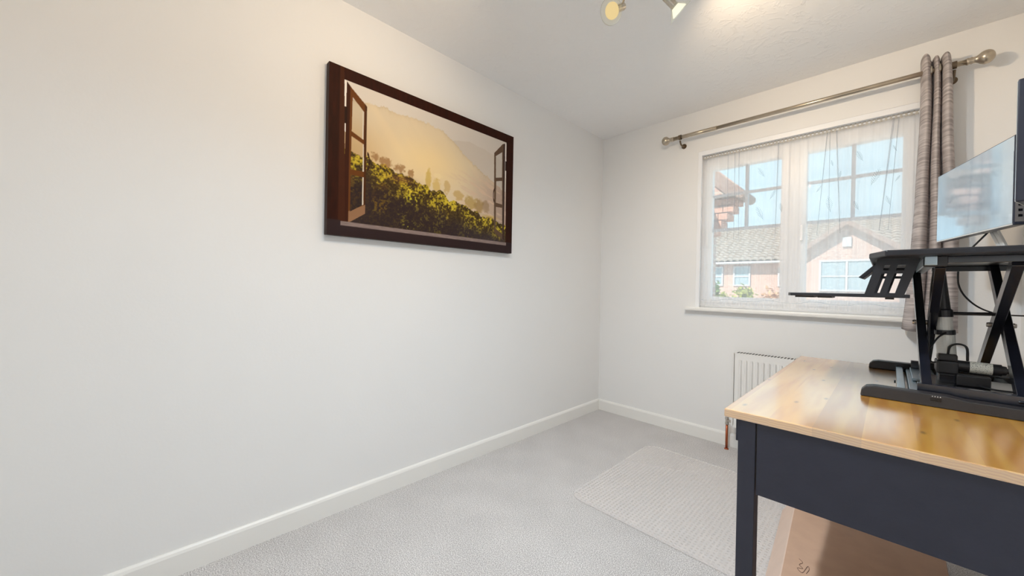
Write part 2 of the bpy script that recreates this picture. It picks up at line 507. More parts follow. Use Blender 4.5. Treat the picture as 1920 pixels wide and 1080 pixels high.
def part(name, bm, m, parent=None, smooth=False, bevel=0.0, origin=None, label=None):
    bmesh.ops.recalc_face_normals(bm, faces=bm.faces)
    off = root_loc(parent) if parent is not None else Vector((0, 0, 0))
    loc = Vector((0, 0, 0))
    if origin is not None: loc = Vector(origin) - off
    for v in bm.verts: v.co -= off + loc
    me = bpy.data.meshes.new(name)
    bm.to_mesh(me); bm.free()
    ob = link(name, me, m, parent, smooth, bevel)
    ob.location = loc
    if label: ob['label'] = label
    return ob


def thing(name, loc, label, cat, group=None):
    o = bpy.data.objects.new(name, None)
    o.empty_display_size = 0.05
    C.objects.link(o); o.location = loc
    o['label'] = label; o['category'] = cat
    if group: o['group'] = group
    return o


def tag(o, label, cat=None, group=None, kind=None):
    o['label'] = label
    if cat: o['category'] = cat
    if group: o['group'] = group
    if kind: o['kind'] = kind
    return o


def nb(): return bmesh.new()


def bx(name, lo, hi, m, parent=None, bevel=0.0, **k):
    b = nb(); box(b, lo, hi); return part(name, b, m, parent, bevel=bevel, **k)


# ------------------------------------------------------------------ room shell
RX, RY, RZ = 2.206, -3.4, 2.35
T = 0.28
WX0, WX1, WZ0, WZ1 = 0.79, 1.90, 0.93, 2.052
tag(bx('floor', (-T, RY - T, -0.12), (RX + T, T, 0), MT['carpet']), 'pale grey cut pile carpet covering the room floor', 'floor', kind='structure')
tag(bx('ceiling', (-T, RY - T, RZ), (RX + T, T, RZ + 0.15), MT['ceil']), 'off white textured ceiling of the room', 'ceiling', kind='structure')
tag(bx('wall_left', (-T, RY - T, 0), (0, 0, RZ), MT['wall']), 'long plain cream wall behind the landscape canvas', 'wall', kind='structure')
tag(bx('wall_right', (RX, RY - T, 0), (RX + T, 0, RZ), MT['wall']), 'cream wall at right behind the desk', 'wall', kind='structure')
tag(bx('wall_back', (0, RY - T, 0), (RX, RY, RZ), MT['wall']), 'cream wall behind the viewer', 'wall', kind='structure')
b = nb()
box(b, (-T, 0, 0), (WX0, T, RZ)); box(b, (WX1, 0, 0), (RX + T, T, RZ))
box(b, (WX0, 0, 0), (WX1, T, WZ0)); box(b, (WX0, 0, WZ1), (WX1, T, RZ))
tag(part('wall_far', b, MT['wall']), 'cream wall holding the window and curtain pole', 'wall', kind='structure')


def skirting(name, prof_dir, length_a, length_b, label):
    b = nb(); H = 0.089; t = 0.015
    prof = [(0, 0), (t, 0), (t, H - 0.014), (t - 0.004, H - 0.005), (t - 0.009, H), (0, H)]
    if prof_dir == 'left': poly = [(a, length_a, z) for a, z in prof]; off = (0, length_b - length_a, 0)
    elif prof_dir == 'right': poly = [(RX - a, length_a, z) for a, z in prof]; off = (0, length_b - length_a, 0)
    else: poly = [(length_a, -a, z) for a, z in prof]; off = (length_b - length_a, 0, 0)
    prism(b, poly, off)
    tag(part(name, b, MT['trim']), label, 'baseboard', kind='structure')


skirting('baseboard_left', 'left', RY, 0, 'white skirting board along the long left wall')
skirting('baseboard_far', 'far', 0.015, RX - 0.015, 'white skirting board below the window wall')
skirting('baseboard_right', 'right', RY, 0, 'white skirting board behind the desk')

# window sill board
b = nb()
box(b, (0.728, -0.042, 0.906), (1.965, 0.10, 0.931))
tag(part('trim_1', b, MT['trim'], bevel=0.007), 'white painted sill board under the window', 'window sill', kind='structure')

# white lining round the window opening
b = nb()
box(b, (WX0, 0.003, 0.931), (WX0 + 0.024, 0.026, WZ1)); box(b, (WX1 - 0.024, 0.003, 0.931), (WX1, 0.026, WZ1)); box(b, (WX0 + 0.024, 0.003, WZ1 - 0.030), (WX1 - 0.024, 0.022, WZ1))
tag(part('trim_2', b, MT['upvc']), 'white lining strip around the window opening', 'window trim', kind='structure')

# ------------------------------------------------------------------ window
win = thing('window_1', (1.345, 0.09, 0.931), 'white framed two sash window with glazing bars behind net curtain', 'window')
win['kind'] = 'structure'
FY0, FY1 = 0.075, 0.135


def ring(bm, x0, x1, z0, z1, y0, y1, wd):
    box(bm, (x0, y0, z0), (x0 + wd, y1, z1)); box(bm, (x1 - wd, y0, z0), (x1, y1, z1))
    box(bm, (x0 + wd, y0, z0), (x1 - wd, y1, z0 + wd)); box(bm, (x0 + wd, y0, z1 - wd), (x1 - wd, y1, z1))


b = nb()
ring(b, WX0, WX1, 0.931, WZ1, FY0, FY1, 0.040)
box(b, (1.318, FY0, 0.971), (1.376, FY1, WZ1 - 0.04))
part('outer_frame', b, MT['upvc'], win, bevel=0.003)
for gx0, gx1 in ((0.870, 1.280), (1.412, 1.820)):
    gz0, gz1 = 0.997, 1.918
    b = nb()
    ring(b, gx0 - 0.042, gx1 + 0.042, gz0 - 0.03, gz1 + 0.09, FY0 - 0.012, FY1 - 0.02, 0.042)
    box(b, (gx0, FY0 - 0.012, gz1), (gx1, FY1 - 0.02, gz1 + 0.05))
    sash = part('sash', b, MT['upvc'], win, bevel=0.004)
    mx = (gx0 + gx1) / 2 + 0.006
    for a in (((mx - 0.009, 0.085, 1.487), (mx + 0.009, 0.112, gz1)), ((gx0, 0.086, 1.725), (gx1, 0.111, 1.741)), ((gx0, 0.084, 1.478), (gx1, 0.113, 1.496))):
        bx('glazing_bar', a[0], a[1], MT['bar'], sash)
    for a in ((gx0, mx - 0.009, 1.741, gz1), (mx + 0.009, gx1, 1.741, gz1), (gx0, mx - 0.009, 1.496, 1.725), (mx + 0.009, gx1, 1.496, 1.725), (gx0, gx1, gz0, 1.478)):
        bx('pane', (a[0], 0.096, a[2]), (a[1], 0.100, a[3]), MT['glass'], sash)
    hx = gx0 - 0.02 if gx0 > 1.3 else gx0 - 0.02
    b = nb(); box(b, (hx - 0.010, 0.050, 1.45), (hx + 0.010, 0.064, 1.49)); bar(b, (hx, 0.045, 1.47), (hx, 0.042, 1.37), 0.014, 0.012, (0, 1, 0))
    part('sash_handle', b, MT['upvc'], sash, bevel=0.003)

# ------------------------------------------------------------------ outside: ground, houses, shrubs
tag(bx('ground', (-40, 1.9, -2.75), (40, 60, -2.65), MT['bounceground']), 'ground outside the window, made pale to bounce light up', 'ground', kind='structure')
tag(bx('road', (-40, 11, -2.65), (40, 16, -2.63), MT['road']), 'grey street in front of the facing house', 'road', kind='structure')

house = thing('brick_house', (-2.0, 20.0, -2.65), 'red brick house with pale tiled roof facing the window', 'house')
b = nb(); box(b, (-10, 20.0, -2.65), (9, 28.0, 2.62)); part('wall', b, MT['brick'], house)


def tiled_slope(bm, x0, x1, ey, ez, ry, rz, nrow, tw):
    """rows of rounded pantiles rising from the eave (ey, ez) to the ridge (ry, rz)"""
    ncol = int((x1 - x0) / tw)
    sl = Vector((0, ry - ey, rz - ez)); L = sl.length; d = sl / L; nrm = Vector((0, -d.z, d.y))
    seg = 4
    for r in range(nrow):
        a0 = L * r / nrow; a1 = L * (r + 1.12) / nrow
        va, vb_ = [], []
        for k in range(ncol * seg + 1):
            ph = k / seg
            h = 0.085 * abs(math.sin(math.pi * ph))
            x = x0 + (x1 - x0) * k / (ncol * seg)
            base = Vector((x, ey, ez))
            va.append(bm.verts.new(base + d * a0 + nrm * (0.10 + h)))
            vb_.append(bm.verts.new(base + d * a1 + nrm * (0.005 + h)))
        for k in range(ncol * seg):
            bm.faces.new((va[k], va[k + 1], vb_[k + 1], vb_[k]))
        lo = [bm.verts.new(v.co - nrm * 0.09) for v in va]
        for k in range(ncol * seg):
            bm.faces.new((lo[k], lo[k + 1], va[k + 1], va[k]))


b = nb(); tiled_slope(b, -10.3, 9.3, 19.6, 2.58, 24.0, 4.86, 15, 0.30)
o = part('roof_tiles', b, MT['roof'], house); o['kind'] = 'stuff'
b = nb(); prism(b, [(-10.2, 19.65, 2.50), (-10.2, 24.0, 4.80), (-10.2, 28.3, 2.50)], (19.4, 0, 0)); part('roof_body', b, MT['fascia'], house)
b = nb(); cyl(b, (-10.3, 19.58, 2.52), (9.3, 19.58, 2.52), 0.06, 8); part('gutter', b, MT['whitewood'], house)
b = nb(); cyl(b, (-10.3, 24.0, 4.86), (9.3, 24.0, 4.86), 0.12, 8); part('ridge_tiles', b, MT['roof'], house)


def house_window(x0, x1, z0, z1, y, ncol, parent, nrow=2):
    b = nb(); ring(b, x0, x1, z0, z1, y - 0.06, y + 0.03, 0.07)
    for k in range(1, ncol):
        xm = x0 + (x1 - x0) * k / ncol; box(b, (xm - 0.035, y - 0.055, z0 + 0.07), (xm + 0.035, y + 0.02, z1 - 0.07))
    if nrow == 2:
        zm = z0 + (z1 - z0) * 0.48; box(b, (x0 + 0.07, y - 0.052, zm - 0.03), (x1 - 0.07, y + 0.02, zm + 0.03))
    wn_ = part('house_window', b, MT['whitewood'], parent)
    for k in range(ncol):
        xa = x0 + (x1 - x0) * k / ncol + 0.05; xb = x0 + (x1 - x0) * (k + 1) / ncol - 0.05
        bx('pane', (xa, y - 0.02, z0 + 0.06), (xb, y, z1 - 0.06), MT['housepane'], wn_)
    return wn_


house_window(-6.2, -4.75, 1.30, 2.36, 20.0, 2, house)
house_window(-4.25, -3.45, 1.30, 2.36, 20.0, 1, house)
house_window(-2.25, -1.55, 1.30, 2.36, 20.0, 1, house)
# projecting gable wing
GX = 0.47
b = nb()
prism(b, [(GX - 2.0, 18.0, -2.65), (GX + 2.0, 18.0, -2.65), (GX + 2.0, 18.0, 2.42), (GX, 18.0, 3.93), (GX - 2.0, 18.0, 2.42)], (0, 5.4, 0))
part('gable_wall', b, MT['brick'], house)
for s in (-1, 1):
    b = nb()
    prism(b, [(GX, 17.7, 4.10), (GX + s * 2.3, 17.7, 2.36), (GX + s * 2.3, 17.7, 2.22), (GX, 17.7, 3.96)], (0, 5.9, 0))
    part('gable_roof', b, MT['roof'], house)
    b = nb()
    prism(b, [(GX, 17.66, 4.08), (GX + s * 2.3, 17.66, 2.34), (GX + s * 2.3, 17.66, 2.12), (GX, 17.66, 3.86)], (0, 0.05, 0))
    part('bargeboard', b, MT['barge'], house)
house_window(-0.42, 1.36, 1.10, 2.42, 18.0, 2, house)
bx('gable_vent', (0.32, 17.93, 2.97), (0.60, 18.0, 3.36), MT['whitewood'], house)

# corner of the adjoining wing with stepped brick corbel under the eave
wing = thing('adjoining_wing', (-0.5, 1.0, -2.65), 'brick corner with stepped corbel and eave seen through the left panes', 'building')
b = nb(); box(b, (-1.6, 0.3, -2.65), (0.40, 1.72, 2.02)); part('wall', b, MT['brick'], wing)
steps = [(1.650, 0.455), (1.725, 0.515), (1.800, 0.575), (1.875, 0.625), (1.950, 0.665)]
for k, (z, xe) in enumerate(steps):
    cuts = [0.40, 0.40 + (xe - 0.40) * (0.55 if k % 2 else 0.45), xe]
    if xe - 0.40 < 0.12: cuts = [0.40, xe]
    for x0, x1 in zip(cuts, cuts[1:]):
        bx('brick', (x0 + 0.004, 1.50, z + 0.005), (x1 - 0.004, 1.72, z + 0.068), MT['brickplain'], wing)
b = nb(); prism(b, [(-0.9, 1.40, 3.67), (0.715, 1.40, 2.075), (0.715, 1.40, 2.005), (0.60, 1.40, 2.02), (-0.9, 1.40, 3.50)], (0, 0.05, 0)); part('bargeboard', b, MT['barge'], wing)
b = nb(); prism(b, [(-0.9, 1.42, 3.69), (0.70, 1.42, 2.10), (0.70, 1.42, 2.03), (-1.6, 1.42, 2.03), (-1.6, 1.42, 3.4)], (0, 0.36, 0)); part('roof_body', b, MT['brick'], wing)
b = nb(); lathe(b, (0.715, 1.37, 2.02), (0, 1, 0), [(0, 0), (0.0, 0.040), (0.03, 0.048), (0.40, 0.048)], 16); part('gutter_end', b, MT['barge'], wing, smooth=False)


def shrub(name, loc, h, r, m, label, n=420, cat='tree'):
    t = thing(name, (loc[0], loc[1], -2.65), label, cat, 'small trees outside the window')
    b = nb(); tube(b, [(loc[0], loc[1], -2.7), (loc[0] + 0.05, loc[1], -1.2), (loc[0] - 0.03, loc[1], loc[2] + h - r)], 0.05, 6, 4)
    part('trunk', b, MT['bark'], t)
    b = nb(); rnd = random.Random(sum(map(ord, label)))
    for i in range(n):
        v = Vector((rnd.gauss(0, 1), rnd.gauss(0, 1), rnd.gauss(0, 1))).normalized() * (rnd.random() ** 0.45)
        lump = 0.8 + 0.3 * math.sin(5 * v.x + 3 * v.z) * math.cos(4 * v.y)
        p = Vector((loc[0] + v.x * r * lump, loc[1] + v.y * r * lump, loc[2] + h - r + v.z * r * 1.15 * lump))
        a = Vector((rnd.gauss(0, 1), rnd.gauss(0, 1), rnd.gauss(0, 1))).normalized(); c = a.cross(Vector((rnd.random(), rnd.random(), 1))).normalized()
        s = 0.05 + 0.05 * rnd.random()
        q = [b.verts.new(p + a * s), b.verts.new(p + c * s * 0.55), b.verts.new(p - a * s), b.verts.new(p - c * s * 0.55)]
        b.faces.new(q)
    part('crown', b, m, t)


shrub('garden_tree', (-1.92, 9.0, -0.2), 1.62, 0.32, MT['leafg'], 'tall green garden tree at the left edge of the window', 260)
shrub('garden_tree', (-1.50, 8.6, -0.2), 1.20, 0.22, MT['leafy'], 'smaller yellow green tree top beside the tall green one', 160)
shrub('garden_tree', (-1.10, 9.1, -0.2), 1.42, 0.34, MT['leafy'], 'larger yellow green tree top low in the left pane', 280)
shrub('garden_tree', (-0.62, 10.0, -0.2), 1.30, 0.36, MT['leafo'], 'orange leaved tree top low in the left pane', 280)

# ------------------------------------------------------------------ net curtain
net = thing('net_curtain', (1.345, 0.03, 0.945), 'white sheer net curtain with embroidered feathers hanging in the window', 'net curtain')


def netx(u): return 0.803 + 1.088 * u


def nety(u, z):
    a = 0.002 + 0.002 * (2.01 - z)
    return 0.036 + a * math.sin(u * 2 * math.pi * 17 + 0.8 * math.sin(z * 2.1)) + 0.4 * a * math.sin(u * 2 * math.pi * 41 + 1.3)


b = nb(); NU, NV = 240, 10
g = []
for j in range(NV + 1):
    z = 2.008 - (2.008 - 0.947) * j / NV
    g.append([b.verts.new((netx(i / NU), nety(i / NU, z), z)) for i in range(NU + 1)])
for j in range(NV):
    for i in range(NU):
        b.faces.new((g[j][i], g[j][i + 1], g[j + 1][i + 1], g[j + 1][i]))
part('net_fabric', b, MT['sheer'], net, smooth=True)
b = nb()
hp = []
for i in range(241):
    u = i / 240
    zt = 2.022 + 0.004 * math.sin(u * 2 * math.pi * 57) + 0.002 * math.sin(u * 2 * math.pi * 131)
    y = 0.034 + 0.004 * math.sin(u * 2 * math.pi * 57)
    hp.append((b.verts.new((netx(u), y, zt)), b.verts.new((netx(u), y - 0.004, 2.012)), b.verts.new((netx(u), y + 0.002, 2.000))))
for A, B in zip(hp, hp[1:]):
    b.faces.new((A[0], B[0], B[1], A[1])); b.faces.new((A[1], B[1], B[2], A[2]))
part('gathered_heading', b, MT['sheertop'], net, smooth=True)
b = nb(); cyl(b, (WX0, 0.034, 2.012), (WX1, 0.034, 2.012), 0.004, 8); part('curtain_wire', b, MT['upvc'], net)
folds = [((0.981, 1.848), (0.984, 1.515), 3), ((1.023, 1.876), (1.024, 1.657), 4), ((1.048, 1.889), (1.052, 1.508), 4), ((1.267, 1.876), (1.261, 1.469), 6),
         ((1.5, 1.888), (1.475, 1.495), 5), ((1.52, 1.893), (1.522, 1.49), 3), ((1.553, 1.891), (1.57, 1.485), 6), ((1.774, 1.888), (1.742, 1.479), 8), ((1.796, 1.888), (1.775, 1.49), 4)]
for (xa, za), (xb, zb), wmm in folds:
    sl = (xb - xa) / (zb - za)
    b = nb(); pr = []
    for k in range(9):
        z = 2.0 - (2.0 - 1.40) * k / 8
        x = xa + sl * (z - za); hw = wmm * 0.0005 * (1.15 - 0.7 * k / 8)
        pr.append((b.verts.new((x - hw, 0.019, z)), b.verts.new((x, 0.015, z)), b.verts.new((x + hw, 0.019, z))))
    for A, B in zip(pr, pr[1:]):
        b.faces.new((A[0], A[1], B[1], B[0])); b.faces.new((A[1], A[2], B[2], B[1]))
    part('fold', b, MT['foldshade'], net)
feathers = [((1.157, 1.869), (1.197, 1.798)), ((1.26, 1.707), (1.229, 1.647)), ((1.153, 1.617), (1.194, 1.521)), ((1.284, 1.619), (1.293, 1.557)), ((1.636, 1.864), (1.664, 1.797)), ((1.735, 1.746), (1.699, 1.653)), ((1.628, 1.581), (1.651, 1.523)), ((1.528, 1.834), (1.536, 1.795)), ((1.572, 1.762), (1.566, 1.72)), ((1.487, 1.691), (1.463, 1.654)), ((1.517, 1.623), (1.529, 1.527)), ((1.759, 1.59), (1.776, 1.536)), ((1.812, 1.69), (1.794, 1.659)), ((1.781, 1.857), (1.796, 1.822))]
MT['feather'] = sheer_mat('embroidered_feather', 0.42, (0.45, 0.52, 0.55, 1))
for (xa, za), (xb, zb) in feathers:
    A = Vector((xa, 0.016, za)); B = Vector((xb, 0.016, zb)); d = B - A; L = d.length; d /= L; s = Vector((d.z, 0, -d.x))
    b = nb()
    bar(b, A + d * L * 0.1, B, 0.0012, 0.0012, (0, 1, 0))
    nbarb = 9
    for k in range(nbarb):
        t = k / (nbarb - 1); p = A + d * L * (0.04 + 0.8 * t)
        hw = 0.17 * L * math.sin(math.pi * (0.15 + 0.8 * (1 - t))) * 0.9
        for q in (-1, 1):
            e0 = p + d * L * 0.10; tip = p + s * q * hw - d * L * 0.05
            wv = Vector((d.x, 0, d.z)) * L * 0.032
            vs = [b.verts.new(e0 - wv * 0.5), b.verts.new(e0 + wv * 0.5), b.verts.new(tip + wv * 0.7), b.verts.new(tip - wv * 0.4)]
            b.faces.new(vs)
    part('feather_motif', b, MT['feather'], net)
b = nb(); hv = []
for i in range(161):
    u = i / 160; x = netx(0.02 + 0.96 * u); z = 0.985 + 0.008 * abs(math.sin(u * math.pi * 9)) ** 0.7 * (1 if int(u * 9) % 2 else -0.4)
    hv.append((b.verts.new((x, 0.022, z)), b.verts.new((x, 0.022, z + 0.003))))
for A, B in zip(hv, hv[1:]): b.faces.new((A[0], B[0], B[1], A[1]))
part('hem_stitching', b, MT['feather'], net)

# ------------------------------------------------------------------ curtain pole
PY, PZ = -0.08, 2.162
pole = thing('curtain_pole', (1.335, PY, PZ), 'brushed steel curtain pole with ball finials above the window', 'curtain pole')
b = nb(); cyl(b, (0.635, PY, PZ), (0.935, PY, PZ), 0.0135, 20); part('outer_tube', b, MT['pole'], pole, smooth=True)
b = nb(); cyl(b, (0.93, PY, PZ), (2.03, PY, PZ), 0.0118, 20); part('inner_tube', b, MT['pole'], pole, smooth=True)
for s, x in ((-1, 0.645), (1, 2.02)):
    b = nb()
    prof = [(0, 0.0150), (0.006, 0.0165), (0.010, 0.0135), (0.016, 0.0165), (0.022, 0.0135), (0.030, 0.0145), (0.036, 0.018)]
    L0 = 0.036
    for k in range(1, 12):
        a = math.pi * (0.16 + 0.84 * k / 11)
        prof.append((L0 + 0.024 - 0.028 * math.cos(a), 0.031 * math.sin(a) if k < 11 else 0.0))
    lathe(b, (x, PY, PZ), (s, 0, 0), prof, 24)
    part('finial', b, MT['pole'], pole, smooth=True)
for x in (0.690, 1.984):
    b = nb()
    cyl(b, (x, 0, PZ - 0.045), (x, -0.006, PZ - 0.045), 0.018, 16)
    tube(b, [(x, 0, PZ - 0.05), (x, -0.03, PZ - 0.05), (x, -0.062, PZ - 0.046), (x, PY - 0.001, PZ - 0.024)], 0.006, 8, 6)
    lathe(b, (x - 0.008, PY, PZ), (1, 0, 0), [(0, 0.0150), (0, 0.0172), (0.016, 0.0172), (0.016, 0.0150)], 20, caps=False)
    part('bracket', b, MT['bracket'], pole)

# ------------------------------------------------------------------ grey curtain
cur = thing('curtain', (1.925, -0.07, 0.87), 'grey striped eyelet curtain drawn back at the right of the window', 'curtain')


def cx_edges(z):
    t = (2.25 - z) / (2.25 - 0.875)
    return 1.874 - 0.010 * t - 0.045 * max(0, t - 0.55) / 0.45 * 0.85, 1.972 + 0.052 * t ** 0.7


b = nb(); rows = []; NT = 96; NZ = 30
gaps = [0.0, 0.36, 0.64, 1.0]
for j in range(NZ + 1):
    f = j / NZ
    xl, xr = cx_edges(2.25 - (2.25 - 0.875) * f)
    row = []
    for i in range(NT + 1):
        t = i / NT
        k = 0 if t < gaps[1] else (1 if t < gaps[2] else 2)
        s = (t - gaps[k]) / (gaps[k + 1] - gaps[k])
        bulge = math.sin(math.pi * s) ** 0.45 if 0 < s < 1 else 0
        amp = (0.085, 0.078, 0.088)[k] * (1 - 0.12 * f)
        ztop = 2.236 - (0.006 if k == 1 else 0) + 0.010 * bulge - 0.034 * t
        z = ztop + (0.875 - ztop - 0.008 * math.sin(t * 7)) * f
        spread = xl + (xr - xl) * t
        row.append(b.verts.new((spread + 0.004 * math.sin(9 * f + k), -0.034 - amp * bulge + 0.006 * math.sin(5 * f + 2 * k), z)))
    rows.append(row)
for A, B in zip(rows, rows[1:]):
    for i in range(NT): b.faces.new((A[i], A[i + 1], B[i + 1], B[i]))
o = part('curtain_fabric', b, MT['curtain'], cur, smooth=True)
md = o.modifiers.new('thick', 'SOLIDIFY'); md.thickness = 0.002
for x in (1.909, 1.937):
    b = nb()
    lathe(b, (x - 0.003, PY, PZ), (1, 0, 0), [(0, 0.017), (0, 0.024), (0.006, 0.024), (0.006, 0.017)], 20, caps=False)
    part('eyelet', b, MT['pole'], cur, smooth=False)

# ------------------------------------------------------------------ radiator
rad = thing('radiator', (1.46, -0.08, 0.14), 'white panel radiator with vertical ribs under the window', 'radiator')
RX0, RX1, RZ0, RZ1 = 1.068, 1.868, 0.165, 0.652
b = nb()
box(b, (RX0 + 0.012, -0.112, RZ0), (RX1 - 0.012, -0.104, RZ1 - 0.004)); part('front_panel', b, MT['rad'], rad, bevel=0.003)
nr = 24
for k in range(nr):
    x = RX0 + 0.03 + (RX1 - RX0 - 0.06) * (k + 0.5) / nr
    b = nb()
    hw = 0.0098
    prism(b, [(x - hw, -0.111, RZ0 + 0.035), (x - hw * 0.55, -0.121, RZ0 + 0.045), (x + hw * 0.55, -0.121, RZ0 + 0.045), (x + hw, -0.111, RZ0 + 0.035)], (0, 0, RZ1 - RZ0 - 0.082))
    part('rib', b, MT['rad'], rad, bevel=0.002)
for x in (RX0, RX1 - 0.010):
    bx('side_panel', (x, -0.116, RZ0 + 0.01), (x + 0.010, -0.03, RZ1), MT['rad'], rad, bevel=0.003)
b = nb(); box(b, (RX0 + 0.010, -0.112, RZ1 - 0.006), (RX1 - 0.010, -0.034, RZ1 - 0.001)); grille = part('top_grille', b, MT['rad'], rad)
b = nb()
n = 46
for k in range(n):
    x = RX0 + 0.025 + (RX1 - RX0 - 0.05) * k / (n - 1)
    box(b, (x - 0.0045, -0.098, RZ1 - 0.0012), (x + 0.0045, -0.046, RZ1 + 0.0004))
o = part('grille_slots', b, MT['darkgap'], grille); o['kind'] = 'stuff'
bx('back_panel', (RX0 + 0.012, -0.042, RZ0), (RX1 - 0.012, -0.032, RZ1 - 0.008), MT['rad'], rad)
for x in (RX0 + 0.12, RX1 - 0.12):
    bx('wall_hook', (x, -0.034, 0.25), (x + 0.03, -0.0005, 0.60), MT['rad'], rad)
b = nb()
cyl(b, (1.034, -0.075, 0.19), (1.070, -0.075, 0.19), 0.009, 12); lathe(b, (1.034, -0.075, 0.165), (0, 0, 1), [(0, 0.012), (0.012, 0.012), (0.013, 0.010), (0.034, 0.010), (0.036, 0.013), (0.052, 0.011)], 14)
part('valve', b, MT['brass'], rad)
b = nb(); cyl(b, (1.034, -0.075, 0.0), (1.034, -0.075, 0.167), 0.0078, 14); lathe(b, (1.034, -0.075, 0), (0, 0, 1), [(0, 0.014), (0.006, 0.012)], 14)
part('copper_pipe', b, MT['copper'], rad, smooth=True, label='bare copper feed pipe')

# ------------------------------------------------------------------ canvas picture (flat print painted as colours on the canvas)
CY0, CY1, CZ0, CZ1 = -2.279, -1.132, 1.271, 2.034
can = thing('canvas_picture', (0.0, (CY0 + CY1) / 2, CZ0), 'canvas print of a misty green valley seen through an open brown window', 'picture')
MT['canvasedge'] = mat('dark_brown_canvas_edge', lin(46, 24, 16), 0.7)
bx('canvas', (0.002, CY0, CZ0), (0.034, CY1, CZ1), MT['canvasedge'], can, bevel=0.002)


def vnoise(u, v, freq, seed):
    rs = np.random.RandomState(seed)
    tab = rs.rand(64, 64)
    x = u * freq; y = v * freq
    xi = np.floor(x).astype(int); yi = np.floor(y).astype(int)
    fx = x - xi; fy = y - yi
    fx = fx * fx * (3 - 2 * fx); fy = fy * fy * (3 - 2 * fy)
    g_ = lambda a, c: tab[a % 64, c % 64]
    return (g_(xi, yi) * (1 - fx) + g_(xi + 1, yi) * fx) * (1 - fy) + (g_(xi, yi + 1) * (1 - fx) + g_(xi + 1, yi + 1) * fx) * fy


def fbm(u, v, freq, seed, octv=4):
    s = 0; a = 0.5; tot = 0
    for k in range(octv):
        s = s + a * vnoise(u, v, freq * 2 ** k, seed + k); tot += a; a *= 0.55
    return s / tot


def smooth(a, lo, hi):
    t = np.clip((a - lo) / (hi - lo), 0, 1); return t * t * (3 - 2 * t)


